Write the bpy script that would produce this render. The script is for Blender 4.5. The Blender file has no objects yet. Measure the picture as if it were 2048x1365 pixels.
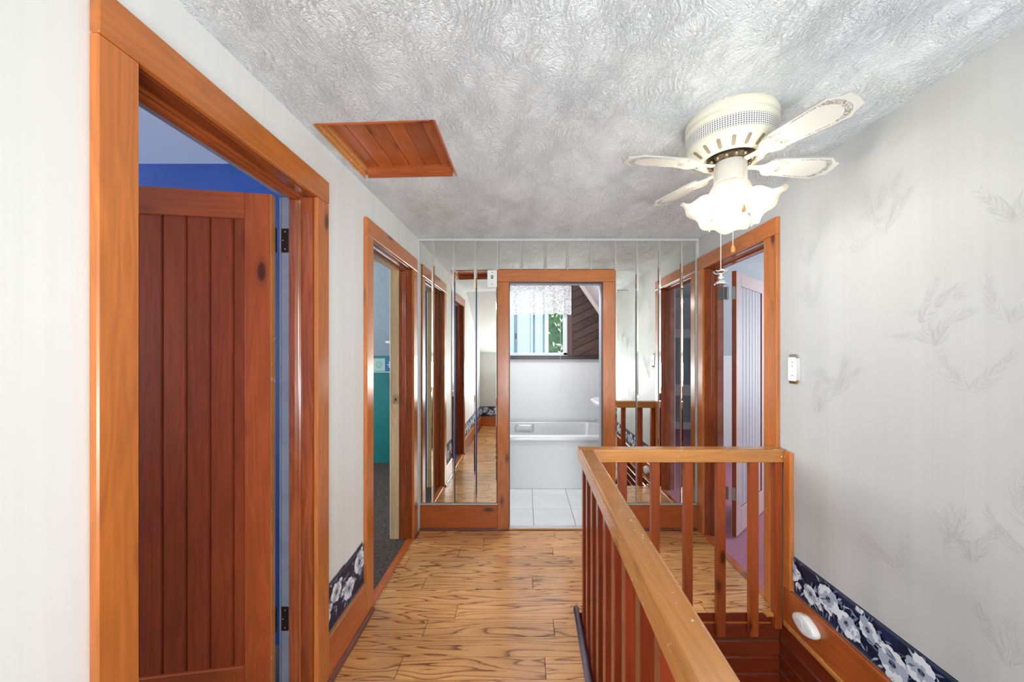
import bpy, bmesh, math, random
from mathutils import Vector, Matrix
R = math.radians
scene = bpy.context.scene
col = scene.collection

# ------------------------------------------------------------------ camera, world, lights, exposure
F = 750.0                                   # focal length in pixels of a 2048 px wide frame
CAMZ = 1.462
cam = bpy.data.objects.new('camera', bpy.data.cameras.new('camera'))
col.objects.link(cam)
cam.location = (0, 0, CAMZ)
cam.rotation_euler = (R(90), 0, 0)
cam.data.sensor_width = 36
cam.data.lens = F / 2048 * 36
cam.data.shift_x = -26 / 2048
cam.data.shift_y = 21.5 / 2048
cam.data.clip_start = 0.02
scene.camera = cam

world = bpy.data.worlds.new('sky'); scene.world = world
world.use_nodes = True
bgn = world.node_tree.nodes['Background']
bgn.inputs[0].default_value = (0.84, 0.92, 1.0, 1)
bgn.inputs[1].default_value = 2.2

def area_light(name, loc, aim, sx, sy, power, color):
    l = bpy.data.lights.new(name, 'AREA'); l.shape = 'RECTANGLE'; l.size = sx; l.size_y = sy
    l.energy = power; l.color = color
    o = bpy.data.objects.new(name, l); col.objects.link(o)
    o.location = loc
    o.rotation_euler = (Vector(aim) - Vector(loc)).to_track_quat('-Z', 'Y').to_euler()
    return o
# added area lights at added unseen windows, to brighten hall and rooms
area_light('fill_knee_window', (0.42, -1.14, 0.93), (0.36, 2.0, 3.3), 1.55, 0.8, 62, (0.90, 0.965, 1.0))
area_light('fill_blue_room', (-3.9, 0.3, 1.5), (-1, 0.6, 1.3), 1.4, 1.2, 60, (0.95, 0.98, 1.0))
area_light('fill_teal_room', (-3.9, 3.2, 1.45), (-1, 3.2, 1.0), 1.2, 1.0, 50, (0.95, 0.98, 1.0))
area_light('fill_pink_room', (3.9, 3.2, 1.4), (1.6, 3.4, 1.9), 1.5, 1.1, 19, (0.97, 1.0, 1.0))

vs = scene.view_settings
vs.view_transform = 'Standard'; vs.look = 'None'; vs.gamma = 1.0; vs.use_curve_mapping = False
vs.exposure = 0.53

# ------------------------------------------------------------------ materials
def hexc(r, g, b):
    def f(c):
        c /= 255.0
        return c / 12.92 if c <= 0.04045 else ((c + 0.055) / 1.055) ** 2.4
    return (f(r), f(g), f(b), 1)

class NT:
    def __init__(s, name):
        s.m = bpy.data.materials.new(name); s.m.use_nodes = True
        s.t = s.m.node_tree; s.b = s.t.nodes['Principled BSDF']; s.out = s.t.nodes['Material Output']
    def n(s, typ, **kw):
        nd = s.t.nodes.new(typ)
        for k, v in kw.items():
            if k.startswith('i_'): nd.inputs[k[2:].replace('_', ' ')].default_value = v
            else: setattr(nd, k, v)
        return nd
    def l(s, a, b): s.t.links.new(a, b)
    def setb(s, **kw):
        for k, v in kw.items(): s.b.inputs[k.replace('_', ' ')].default_value = v
    def math(s, op, a, b=None, c=None):
        nd = s.t.nodes.new('ShaderNodeMath'); nd.operation = op
        for i, x in enumerate((a, b, c)):
            if x is None: continue
            if isinstance(x, (int, float)): nd.inputs[i].default_value = x
            else: s.l(x, nd.inputs[i])
        return nd.outputs[0]
    def ramp(s, fac, stops, interp='LINEAR'):
        r = s.t.nodes.new('ShaderNodeValToRGB'); r.color_ramp.interpolation = interp
        e = r.color_ramp.elements
        while len(e) > 1: e.remove(e[-1])
        e[0].position, e[0].color = stops[0]
        for p, c in stops[1:]:
            x = e.new(p); x.color = c
        s.l(fac, r.inputs[0]); return r.outputs[0]
    def mix(s, fac, a, b, mode='MIX'):
        nd = s.t.nodes.new('ShaderNodeMix'); nd.data_type = 'RGBA'; nd.blend_type = mode
        for sock, x in ((nd.inputs[0], fac), (nd.inputs[6], a), (nd.inputs[7], b)):
            if isinstance(x, (int, float, tuple)): sock.default_value = x
            else: s.l(x, sock)
        return nd.outputs[2]
    def coords(s, scale, rnd=True):
        tc = s.n('ShaderNodeTexCoord')
        v = tc.outputs['Object']
        mp = s.n('ShaderNodeMapping'); s.l(v, mp.inputs[0]); mp.inputs['Scale'].default_value = scale
        if rnd:
            oi = s.n('ShaderNodeObjectInfo')
            sc = s.math('MULTIPLY', oi.outputs['Random'], 57.0)
            cb = s.n('ShaderNodeCombineXYZ')
            for i in range(3): s.l(sc, cb.inputs[i])
            s.l(cb.outputs[0], mp.inputs['Location'])
        return mp.outputs[0]
    def noise(s, vec, scale=1.0, detail=2.0, rough=0.5, dist=0.0):
        nd = s.n('ShaderNodeTexNoise'); s.l(vec, nd.inputs['Vector'])
        nd.inputs['Scale'].default_value = scale; nd.inputs['Detail'].default_value = detail
        nd.inputs['Roughness'].default_value = rough; nd.inputs['Distortion'].default_value = dist
        return nd.outputs['Fac']
    def bump(s, h, strength, dist):
        nd = s.n('ShaderNodeBump'); nd.inputs['Strength'].default_value = strength
        nd.inputs['Distance'].default_value = dist; s.l(h, nd.inputs['Height'])
        s.l(nd.outputs[0], s.b.inputs['Normal'])

MATS = {}
def plain(name, c, rough=0.5, metal=0.0, **kw):
    if name in MATS: return MATS[name]
    n = NT(name); n.setb(Base_Color=c, Roughness=rough, Metallic=metal, **kw)
    MATS[name] = n.m; return n.m

def rgbmul(c, k): return (c[0] * k, c[1] * k, c[2] * k, 1)

def wood(name, base, axis, rough=0.28, contrast=0.30, knots=True, coat=0.25, vary=0.22, spec=0.5, nicks=False):
    """varnished pine; axis is the direction of the grain in the mesh's own frame"""
    if name in MATS: return MATS[name]
    n = NT(name)
    def sc(a, c): return tuple(a if i == axis else c for i in range(3))
    v = n.coords(sc(1.1, 11.0))
    f = n.noise(v, 1.0, 2.5, 0.55, 0.3)
    lines = n.math('FRACT', n.math('MULTIPLY', f, 9.0))
    ring = n.math('ABSOLUTE', n.math('SUBTRACT', lines, 0.5))           # 0 .. 0.5
    v2 = n.coords(sc(5.0, 140.0))
    fine = n.noise(v2, 1.0, 2.0, 0.6)
    broad = n.noise(n.coords(sc(0.9, 3.0)), 1.0, 2.0)
    g = n.math('ADD', n.math('MULTIPLY', ring, 0.7), n.math('MULTIPLY', fine, 0.5))
    c1 = rgbmul(base, 1 - contrast); c2 = rgbmul(base, 1 + contrast * 0.55)
    colr = n.ramp(g, [(0.25, c1), (0.6, base), (0.8, c2)])
    tint = n.ramp(broad, [(0.3, (1 - vary, 1 - vary * 1.15, 1 - vary * 1.3, 1)), (0.7, (1 + vary, 1 + vary, 1 + vary, 1))])
    colr = n.mix(1.0, colr, tint, 'MULTIPLY')
    oi = n.n('ShaderNodeObjectInfo')
    colr = n.mix(1.0, colr, n.ramp(oi.outputs['Random'], [(0, (0.9, 0.88, 0.86, 1)), (1, (1.1, 1.1, 1.08, 1))]), 'MULTIPLY')
    if knots:
        vo = n.n('ShaderNodeTexVoronoi'); n.l(n.coords(sc(2.6, 6.5)), vo.inputs['Vector']); vo.inputs['Scale'].default_value = 1.0
        d = vo.outputs['Distance']
        k = n.ramp(d, [(0.0, (1, 1, 1, 1)), (0.08, (0.9, 0.9, 0.9, 1)), (0.11, (0.35, .35, .35, 1)), (0.19, (0, 0, 0, 1))])
        colr = n.mix(k, colr, rgbmul(base, 0.16))
    if nicks:                                         # chipped varnish
        nk = n.noise(n.coords(sc(38.0, 70.0)), 1.0, 2.0, 0.6)
        zone = n.noise(n.coords(sc(4.0, 4.0)), 1.0, 1.0)
        nk = n.math('MULTIPLY', n.math('GREATER_THAN', nk, 0.69), n.math('GREATER_THAN', zone, 0.48))
        colr = n.mix(n.math('MULTIPLY', nk, 0.7), colr, hexc(240, 222, 204))
    n.l(colr, n.b.inputs['Base Color'])
    n.b.inputs['Specular IOR Level'].default_value = spec
    n.setb(Roughness=rough, Coat_Weight=coat, Coat_Roughness=0.16)
    n.bump(fine, 0.06, 0.002)
    MATS[name] = n.m; return n.m

def oak(name='oak_plank'):
    n = NT(name)
    v = n.coords((1.15, 9.5, 1.0))
    f = n.noise(v, 1.0, 2.0, 0.45, 0.25)
    lines = n.math('FRACT', n.math('MULTIPLY', f, 11.0))
    pores = n.noise(n.coords((9.0, 190.0, 1.0)), 1.0, 3.0, 0.7)
    patch = n.noise(n.coords((1.1, 2.5, 1.0)), 1.0, 2.0)
    l2 = n.math('ADD', lines, n.math('MULTIPLY', n.math('SUBTRACT', pores, 0.5), 0.5))
    base = hexc(196, 138, 82)
    c = n.ramp(l2, [(0.0, hexc(112, 66, 32)), (0.08, hexc(146, 94, 52)), (0.20, hexc(200, 144, 90)), (0.8, hexc(216, 162, 104)), (1.0, hexc(192, 134, 80))])
    c = n.mix(1.0, c, n.ramp(patch, [(0.3, (0.86, 0.84, 0.82, 1)), (0.7, (1.1, 1.09, 1.06, 1))]), 'MULTIPLY')
    oi = n.n('ShaderNodeObjectInfo')
    c = n.mix(1.0, c, n.ramp(oi.outputs['Random'], [(0, (0.88, 0.86, 0.83, 1)), (1, (1.08, 1.07, 1.06, 1))]), 'MULTIPLY')
    n.l(c, n.b.inputs['Base Color'])
    n.setb(Roughness=0.27, Coat_Weight=0.35, Coat_Roughness=0.18)
    n.bump(l2, 0.05, 0.002)
    MATS[name] = n.m; return n.m

def wallpaper(name, axis, c=(0.62, 0.628, 0.616, 1)):
    n = NT(name)
    sc = [0.0, 0.0, 0.0]; sc[axis] = 1.0
    v = n.coords(tuple(sc), rnd=False)
    a = n.noise(v, 9.0, 3.0, 0.7)
    b = n.noise(v, 34.0, 2.0, 0.6)
    s_ = n.math('ADD', n.math('MULTIPLY', a, 0.75), n.math('MULTIPLY', b, 0.25))
    cc = n.ramp(s_, [(0.30, rgbmul(c, 0.94)), (0.5, rgbmul(c, 0.99)), (0.70, rgbmul(c, 1.03))])
    dirt = n.noise(n.coords((1.3, 1.3, 0.9), rnd=False), 1.0, 3.0)
    cc = n.mix(1.0, cc, n.ramp(dirt, [(0.3, (0.965, 0.96, 0.945, 1)), (0.65, (1.01, 1.01, 1.01, 1))]), 'MULTIPLY')
    n.l(cc, n.b.inputs['Base Color']); n.setb(Roughness=0.55)
    n.bump(b, 0.05, 0.003)
    MATS[name] = n.m; return n.m

def stucco(name, c, strength=0.9, scale=1.0):
    n = NT(name)
    v = n.coords((1, 1, 1), rnd=False)
    warp = n.n('ShaderNodeTexNoise'); n.l(v, warp.inputs['Vector']); warp.inputs['Scale'].default_value = 3.2
    warp.inputs['Detail'].default_value = 2
    off = n.n('ShaderNodeVectorMath', operation='SCALE'); n.l(warp.outputs['Color'], off.inputs[0]); off.inputs['Scale'].default_value = 0.30
    ad = n.n('ShaderNodeVectorMath', operation='ADD'); n.l(v, ad.inputs[0]); n.l(off.outputs[0], ad.inputs[1])
    mp = n.n('ShaderNodeMapping'); n.l(ad.outputs[0], mp.inputs[0]); mp.inputs['Scale'].default_value = (30 * scale, 11 * scale, 20 * scale)
    a = n.noise(mp.outputs[0], 1.6, 4.0, 0.62, 0.9)
    ridge = n.math('SUBTRACT', 1.0, n.math('MULTIPLY', n.math('ABSOLUTE', n.math('SUBTRACT', a, 0.5)), 3.4))
    b = n.noise(v, 75 * scale, 4.0, 0.65, 0.6)
    g = n.noise(v, 4.0, 2.0)
    h = n.math('ADD', n.math('MULTIPLY', ridge, n.math('ADD', 0.15, n.math('MULTIPLY', g, 0.8))), n.math('MULTIPLY', b, 0.55))
    shade = n.ramp(h, [(0.2, rgbmul(c, 0.95)), (0.75, c)])
    n.l(shade, n.b.inputs['Base Color']); n.setb(Roughness=0.75)
    n.bump(h, strength, 0.012)
    MATS[name] = n.m; return n.m

def noisy(name, c1, c2, scale, rough=0.8, bump=0.0, detail=3.0, dist=0.003, vec=(1, 1, 1), rnd=False):
    if name in MATS: return MATS[name]
    n = NT(name)
    f = n.noise(n.coords(vec, rnd=rnd), scale, detail, 0.65)
    n.l(n.ramp(f, [(0.32, c1), (0.68, c2)]), n.b.inputs['Base Color']); n.setb(Roughness=rough)
    if bump: n.bump(f, bump, dist)
    MATS[name] = n.m; return n.m

# casing pine: bright orange; dark pine: doors, balusters, stairwell
PINE = {a: wood('pine_casing_' + 'xyz'[a], hexc(192, 112, 52), a, contrast=0.2, vary=0.16) for a in range(3)}
PINE_R = {a: wood('pine_baseboard_' + 'xyz'[a], hexc(182, 94, 42), a, contrast=0.22) for a in range(3)}
PINE_L = {a: wood('pine_rail_' + 'xyz'[a], hexc(198, 134, 70), a, rough=0.24, contrast=0.16, coat=0.4, nicks=True) for a in range(3)}
DARK = {a: wood('stained_pine_' + 'xyz'[a], hexc(150, 70, 30), a, rough=0.36, contrast=0.2, coat=0.08, spec=0.3) for a in range(3)}
BOARD = wood('dark_stained_board', hexc(126, 54, 24), 2, rough=0.42, contrast=0.2, coat=0.05, spec=0.22)
RED = {a: wood('red_stained_pine_' + 'xyz'[a], hexc(118, 46, 22), a, rough=0.25, contrast=0.2, coat=0.4, knots=False) for a in range(3)}
JAMB = {a: wood('jamb_pine_' + 'xyz'[a], hexc(150, 74, 32), a, rough=0.25, contrast=0.3, knots=False, coat=0.4) for a in range(3)}
CREAMW = {a: wood('raw_cream_wood_' + 'xyz'[a], hexc(208, 180, 134), a, rough=0.5, contrast=0.15, knots=False, coat=0.0) for a in range(3)}
OAK = oak()
WP_SIDE = wallpaper('wallpaper_shaded', 1, (0.525, 0.533, 0.525, 1))  # same paper as the left wall, its dimmer light put into the colour
WP_LEFT = wallpaper('wallpaper_cream_lit', 1, (0.74, 0.742, 0.72, 1))  # lighter copy of that paper for the brighter lit left wall
WP_END = wallpaper('wallpaper_end', 0)
STUCCO = stucco('stucco_ceiling', (0.855, 0.885, 0.905, 1), 1.0, 1.9)
STUCCO_B = stucco('stucco_pale_blue', (0.66, 0.73, 0.80, 1), 0.5)
WHITE = plain('white_paint', (0.82, 0.82, 0.82, 1), 0.45)
MIRROR = plain('mirror_glass', (0.80, 0.815, 0.77, 1), 0.015, 1.0)
CHROME = plain('chrome', (0.82, 0.83, 0.84, 1), 0.12, 1.0)
ALU = plain('aluminium', (0.72, 0.74, 0.76, 1), 0.35, 1.0)
BRASS = plain('brass', (0.62, 0.45, 0.18, 1), 0.35, 0.5)
BRONZE = plain('dark_bronze', (0.035, 0.022, 0.016, 1), 0.4, 0.7)
PEWTER = plain('grey_pewter', (0.30, 0.31, 0.28, 1), 0.42, 0.8)
BLACK = plain('black_gap', (0.008, 0.008, 0.008, 1), 0.8)
CREAM = plain('cream_enamel', (0.66, 0.62, 0.50, 1), 0.3)
PLASTIC = plain('white_plastic', (0.84, 0.84, 0.82, 1), 0.3)

# ------------------------------------------------------------------ mesh helpers
ORI = {}
class MB:
    def __init__(s): s.v = []; s.f = []; s.m = []
    def add(s, vs_, fs_, mi=0):
        o = len(s.v); s.v += [tuple(v) for v in vs_]
        for f in fs_: s.f.append(tuple(i + o for i in f)); s.m.append(mi)
        return s
    def box(s, x0, x1, y0, y1, z0, z1, mi=0):
        v = [(x, y, z) for z in (z0, z1) for y in (y0, y1) for x in (x0, x1)]
        return s.add(v, [(0, 2, 3, 1), (4, 5, 7, 6), (0, 1, 5, 4), (2, 6, 7, 3), (0, 4, 6, 2), (1, 3, 7, 5)], mi)
    def prism(s, poly, axis, a, b, mi=0):
        """poly: 2-d points in the two other axes (in axis order), swept along axis from a to b"""
        n = len(poly); vs_ = []
        for t in (a, b):
            for p in poly:
                q = list(p); q.insert(axis, t); vs_.append(q)
        fs_ = [tuple(range(n - 1, -1, -1)), tuple(range(n, 2 * n))]
        fs_ += [(i, (i + 1) % n, n + (i + 1) % n, n + i) for i in range(n)]
        return s.add(vs_, fs_, mi)
    def skew(s, poly, y0, y1, dx0, dx1, mi=0):
        """prism along y whose section (x, z) slides in x from dx0 to dx1"""
        n = len(poly)
        vs_ = [(p[0] + dx0, y0, p[1]) for p in poly] + [(p[0] + dx1, y1, p[1]) for p in poly]
        fs_ = [tuple(range(n - 1, -1, -1)), tuple(range(n, 2 * n))]
        fs_ += [(i, (i + 1) % n, n + (i + 1) % n, n + i) for i in range(n)]
        return s.add(vs_, fs_, mi)
    def lathe(s, prof, origin=(0, 0, 0), axis=(0, 0, 1), seg=24, mi=0, ruffle=None, cap=False):
        """prof: (r, t) along axis"""
        a = Vector(axis).normalized(); u = a.orthogonal().normalized(); w = a.cross(u); o = Vector(origin)
        vs_ = []
        for j, (r, t) in enumerate(prof):
            for i in range(seg):
                th = 2 * math.pi * i / seg
                rr, tt = r, t
                if ruffle:
                    dr, dt = ruffle(j, th); rr += dr; tt += dt
                vs_.append(o + a * tt + (u * math.cos(th) + w * math.sin(th)) * rr)
        fs_ = []
        for j in range(len(prof) - 1):
            for i in range(seg):
                k = (i + 1) % seg
                fs_.append((j * seg + i, j * seg + k, (j + 1) * seg + k, (j + 1) * seg + i))
        if cap:
            fs_.append(tuple(range(seg - 1, -1, -1)))
            fs_.append(tuple((len(prof) - 1) * seg + i for i in range(seg)))
        return s.add(vs_, fs_, mi)
    def tube(s, pts, r, seg=8, mi=0):
        P = [Vector(p) for p in pts]; vs_ = []
        for i, p in enumerate(P):
            d = (P[min(i + 1, len(P) - 1)] - P[max(i - 1, 0)]).normalized()
            u = d.cross(Vector((0.31, 0.77, 0.55))).normalized(); w = d.cross(u)
            vs_ += [p + (u * math.cos(2 * math.pi * k / seg) + w * math.sin(2 * math.pi * k / seg)) * r for k in range(seg)]
        fs_ = [(i * seg + k, i * seg + (k + 1) % seg, (i + 1) * seg + (k + 1) % seg, (i + 1) * seg + k) for i in range(len(P) - 1) for k in range(seg)]
        fs_ += [tuple(range(seg - 1, -1, -1)), tuple((len(P) - 1) * seg + k for k in range(seg))]
        return s.add(vs_, fs_, mi)
    def build(s, name, mats, parent=None, bevel=0.0, smooth=False, base=False, bseg=1, flat_origin=None):
        mats = mats if isinstance(mats, (list, tuple)) else [mats]
        xs = [v[0] for v in s.v]; ys = [v[1] for v in s.v]; zs = [v[2] for v in s.v]
        c = Vector(((min(xs) + max(xs)) / 2, (min(ys) + max(ys)) / 2, min(zs) if base else (min(zs) + max(zs)) / 2))
        if flat_origin is not None: c = Vector(flat_origin)
        bm = bmesh.new()
        bv = [bm.verts.new(Vector(v) - c) for v in s.v]
        for f, mi in zip(s.f, s.m):
            try:
                fc = bm.faces.new([bv[i] for i in f]); fc.material_index = mi; fc.smooth = smooth
            except ValueError: pass
        bmesh.ops.recalc_face_normals(bm, faces=bm.faces[:])
        if bevel:
            es = [e for e in bm.edges if len(e.link_faces) == 2 and e.calc_face_angle(0) > 0.5]
            bmesh.ops.bevel(bm, geom=es, offset=bevel, segments=bseg, affect='EDGES', profile=0.5, clamp_overlap=True)
        me = bpy.data.meshes.new(name); bm.to_mesh(me); bm.free()
        for m in mats: me.materials.append(m)
        o = bpy.data.objects.new(name, me); col.objects.link(o)
        ORI[o.name] = c
        if parent is not None:
            o.parent = parent; o.location = c - ORI[parent.name]
        else: o.location = c
        return o

def B(x0, x1, y0, y1, z0, z1): return MB().box(x0, x1, y0, y1, z0, z1)
def tag(o, label, cat, group=None, kind=None):
    if label: o['label'] = label
    if cat: o['category'] = cat
    if group: o['group'] = group
    if kind: o['kind'] = kind
    return o
def empty(name, loc, rz=0.0):
    o = bpy.data.objects.new(name, None); col.objects.link(o); o.location = loc
    o.rotation_euler = (0, 0, rz); o.empty_display_size = 0.1
    ORI[o.name] = Vector((0, 0, 0)) if rz else Vector(loc)
    return o
def copy_part(src, parent, center):
    o = src.copy(); col.objects.link(o); o.parent = parent
    o.location = Vector(center) - ORI[parent.name]; ORI[o.name] = Vector(center)
    return o
def struct(mb, name, mats, label, cat, **kw):
    return tag(mb.build(name, mats, **kw), label, cat, kind='structure')

XL, XR, YB, YE = -0.885, 1.433, 3.10, -1.20        # hall: left wall, right wall, mirror wall, end wall behind the camera
ZC = 2.40
XL2, XR2 = -1.025, 1.573                            # far faces of the side walls
ZLOW = -2.55                                        # floor of the storey below

# ------------------------------------------------------------------ room shell
DA = (0.8425, 1.567); DB = (2.145, 2.925); DR = (2.222, 2.985)   # clear openings along y: two left doors, right door
ZA, ZB_, ZR = 2.111, 2.106, 2.126
g = 0.021
mb = MB()
def side_wall(mb, x0, x1, openings, ytop=5.0, z0=-0.25):
    y = YE - 0.1
    for a, b, zt in openings:
        mb.box(x0, x1, y, a - g, z0, 2.55)
        mb.box(x0, x1, a - g, b + g, zt + g, 2.55)
        mb.box(x0, x1, a - g, b + g, z0, -0.03)
        y = b + g
    mb.box(x0, x1, y, ytop, z0, 2.55)
side_wall(mb, XL2, XL, [(DA[0], DA[1], ZA), (DB[0], DB[1], ZB_)])
wall_left = struct(mb, 'wall_left', WP_LEFT, 'cream wallpapered wall with two wooden door openings', 'wall', flat_origin=(XL, 0, 0))
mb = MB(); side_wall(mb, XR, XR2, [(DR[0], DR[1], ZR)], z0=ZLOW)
wall_right = struct(mb, 'wall_right', WP_SIDE, 'wallpapered wall in a shade-darkened tone above the stairwell with embossed fern sprays', 'wall', flat_origin=(XR, 0, 0))
BX0, BX1, BZ = -0.131, 0.641, 2.037                 # bathroom door opening
mb = MB()
mb.box(XL, BX0 - g, YB, 3.22, -0.25, 2.55).box(BX1 + g, XR, YB, 3.22, -0.25, 2.55)
mb.box(BX0 - g, BX1 + g, YB, 3.22, BZ + g, 2.55).box(BX0 - g, BX1 + g, YB, 3.22, -0.25, -0.03)
wall_back = struct(mb, 'wall_back', WP_END, 'end wall clad in tall bevelled mirror strips around the bathroom doorway', 'wall')
mb = MB(); mb.box(XL, XR, YE - 0.1, YE, ZLOW, 0.48).box(XL, -0.40, YE - 0.1, YE, 0.48, 1.46).box(1.24, XR, YE - 0.1, YE, 0.48, 1.46).box(-0.40, 1.24, YE - 0.1, YE, 1.38, 1.46)
wall_front = struct(mb, 'wall_front', WP_END, 'low knee wall under the roof slope at the far end of the hall', 'wall')

# ceiling of the hall, hatch left open, a little sag to the left of the near end
HX0, HX1, HY0, HY1 = -0.842, -0.356, 1.487, 1.965
def sag(x, y):
    return 0.045 * max(0, min(1, (3.1 - y) / 2.15)) * max(0, min(1, (0.2 - x) / 1.085))
xs = [XL, HX0, HX1, 0.2, XR]; ys = [0.58, 1.0, HY0, HY1, 2.5, YB]
mb = MB()
for i in range(4):
    for j in range(5):
        if i == 1 and j == 2: continue
        q = [(xs[i], ys[j]), (xs[i + 1], ys[j]), (xs[i + 1], ys[j + 1]), (xs[i], ys[j + 1])]
        vv = [(x, y, ZC - sag(x, y)) for x, y in q] + [(x, y, 2.55) for x, y in q]
        mb.add(vv, [(0, 1, 2, 3), (7, 6, 5, 4), (0, 4, 5, 1), (1, 5, 6, 2), (2, 6, 7, 3), (3, 7, 4, 0)])
ceiling = struct(mb, 'ceiling', STUCCO, 'white swirled stucco ceiling of the upstairs hall', 'ceiling', flat_origin=(0, 0, ZC))
# roof slope behind the camera
def slope_pt(x, t, d):           # t 0 at the ceiling edge, 1 at the knee wall; d outwards
    a = Vector((x, 0.58, ZC)); b = Vector((x, YE, 1.46)); n_ = Vector((0, -0.94, 1.78)).normalized()
    return a.lerp(b, t) + n_ * d
def slope_slab(mb, x0, x1, t0, t1, d0=0.0, d1=0.12, mi=0):
    vv = [slope_pt(x, t, d) for d in (d0, d1) for t in (t0, t1) for x in (x0, x1)]
    mb.add(vv, [(0, 2, 3, 1), (4, 5, 7, 6), (0, 1, 5, 4), (2, 6, 7, 3), (0, 4, 6, 2), (1, 3, 7, 5)], mi)
mb = MB(); slope_slab(mb, XL, XR, 0, 1)
struct(mb, 'ceiling_slope', plain('slope_paint', (0.74, 0.75, 0.74, 1), 0.6), 'plain painted roof slope behind the hall', 'ceiling')
KW = (-0.40, 1.24, 0.48, 1.38)
W2 = empty('added_window_2', (0.42, YE, KW[2])); tag(W2, 'added low window in the knee wall behind the hall, for fill light', 'window', kind='structure')  # window added behind the camera to brighten the ceiling
for q in ((KW[0], KW[0] + .05, KW[2], KW[3]), (KW[1] - .05, KW[1], KW[2], KW[3]), (KW[0] + .05, KW[1] - .05, KW[2], KW[2] + .05), (KW[0] + .05, KW[1] - .05, KW[3] - .05, KW[3]), (0.40, 0.44, KW[2] + .05, KW[3] - .05)):
    MB().box(q[0], q[1], YE - 0.09, YE + 0.01, q[2], q[3]).build('frame', WHITE, W2)

# ------------------------------------------------------------------ floor: oak planks
edge_x = lambda y: 0.300 + (y - 2.1) * 0.0168        # edge of the stairwell, a touch out of square
mb = MB()
mb.add([(XL, YE, -0.22), (edge_x(YE), YE, -0.22), (edge_x(2.1), 2.1, -0.22), (XL, 2.1, -0.22),
        (XL, YE, -0.019), (edge_x(YE), YE, -0.019), (edge_x(2.1), 2.1, -0.019), (XL, 2.1, -0.019)],
       [(0, 3, 2, 1), (4, 5, 6, 7), (0, 1, 5, 4), (1, 2, 6, 5), (2, 3, 7, 6), (3, 0, 4, 7)])
mb.box(XL, XR, 2.1, YB, -0.22, -0.019)
floor = struct(mb, 'floor', plain('subfloor', (0.05, 0.03, 0.015, 1), 0.8), 'oak strip floor of the upstairs hall', 'floor', flat_origin=(0, 0, 0))
rows = {0: [0.236], 1: [-0.317, 0.75], 2: [-0.48, 0.204], 3: [-0.82, 0.52], 4: [0.9], 5: [-0.636, 0.049, 0.98], 6: [0.62],
        7: [-0.386, 1.02], 8: [-0.528, 0.153], 9: [], 10: [-0.584, 0.0946]}
rnd = random.Random(5)
YR = 2.934; PW = 0.1262; k = -1
gp = 0.0011
yy = YB
while True:
    y1 = min(YR - (k) * PW, YB); y0 = max(YR - (k + 1) * PW, YE)
    if y1 <= YE + 0.01: break
    cuts = rows.get(k + 1, None)
    if cuts is None:
        a0 = rnd.uniform(-0.8, -0.3); cuts = [a0, a0 + rnd.uniform(0.5, 0.75)]
    pieces = []
    if y0 >= 2.1: pieces = [(XL, XR, y0, y1)]
    elif y1 > 2.1: pieces = [(XL, 0.300, y0, y1), (0.300, XR, 2.1, y1)]
    else: pieces = [(XL, edge_x((y0 + y1) / 2), y0, y1)]
    for x0, x1, a, b in pieces:
        xs_ = [x0] + [c for c in cuts if x0 + 0.05 < c < x1 - 0.05] + [x1]
        for u, w in zip(xs_, xs_[1:]):
            B(u + gp, w - gp, a + gp, b - gp, -0.018, rnd.uniform(-0.0006, 0.0)).build('plank', OAK, floor, bevel=0.0012)
    k += 1

# ------------------------------------------------------------------ casings, jambs, doors
trim_no = [0]
def trim(label):
    trim_no[0] += 1
    o = empty('trim_%d' % trim_no[0], (0, 0, 0)); tag(o, label, 'door frame', kind='structure'); return o

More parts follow.
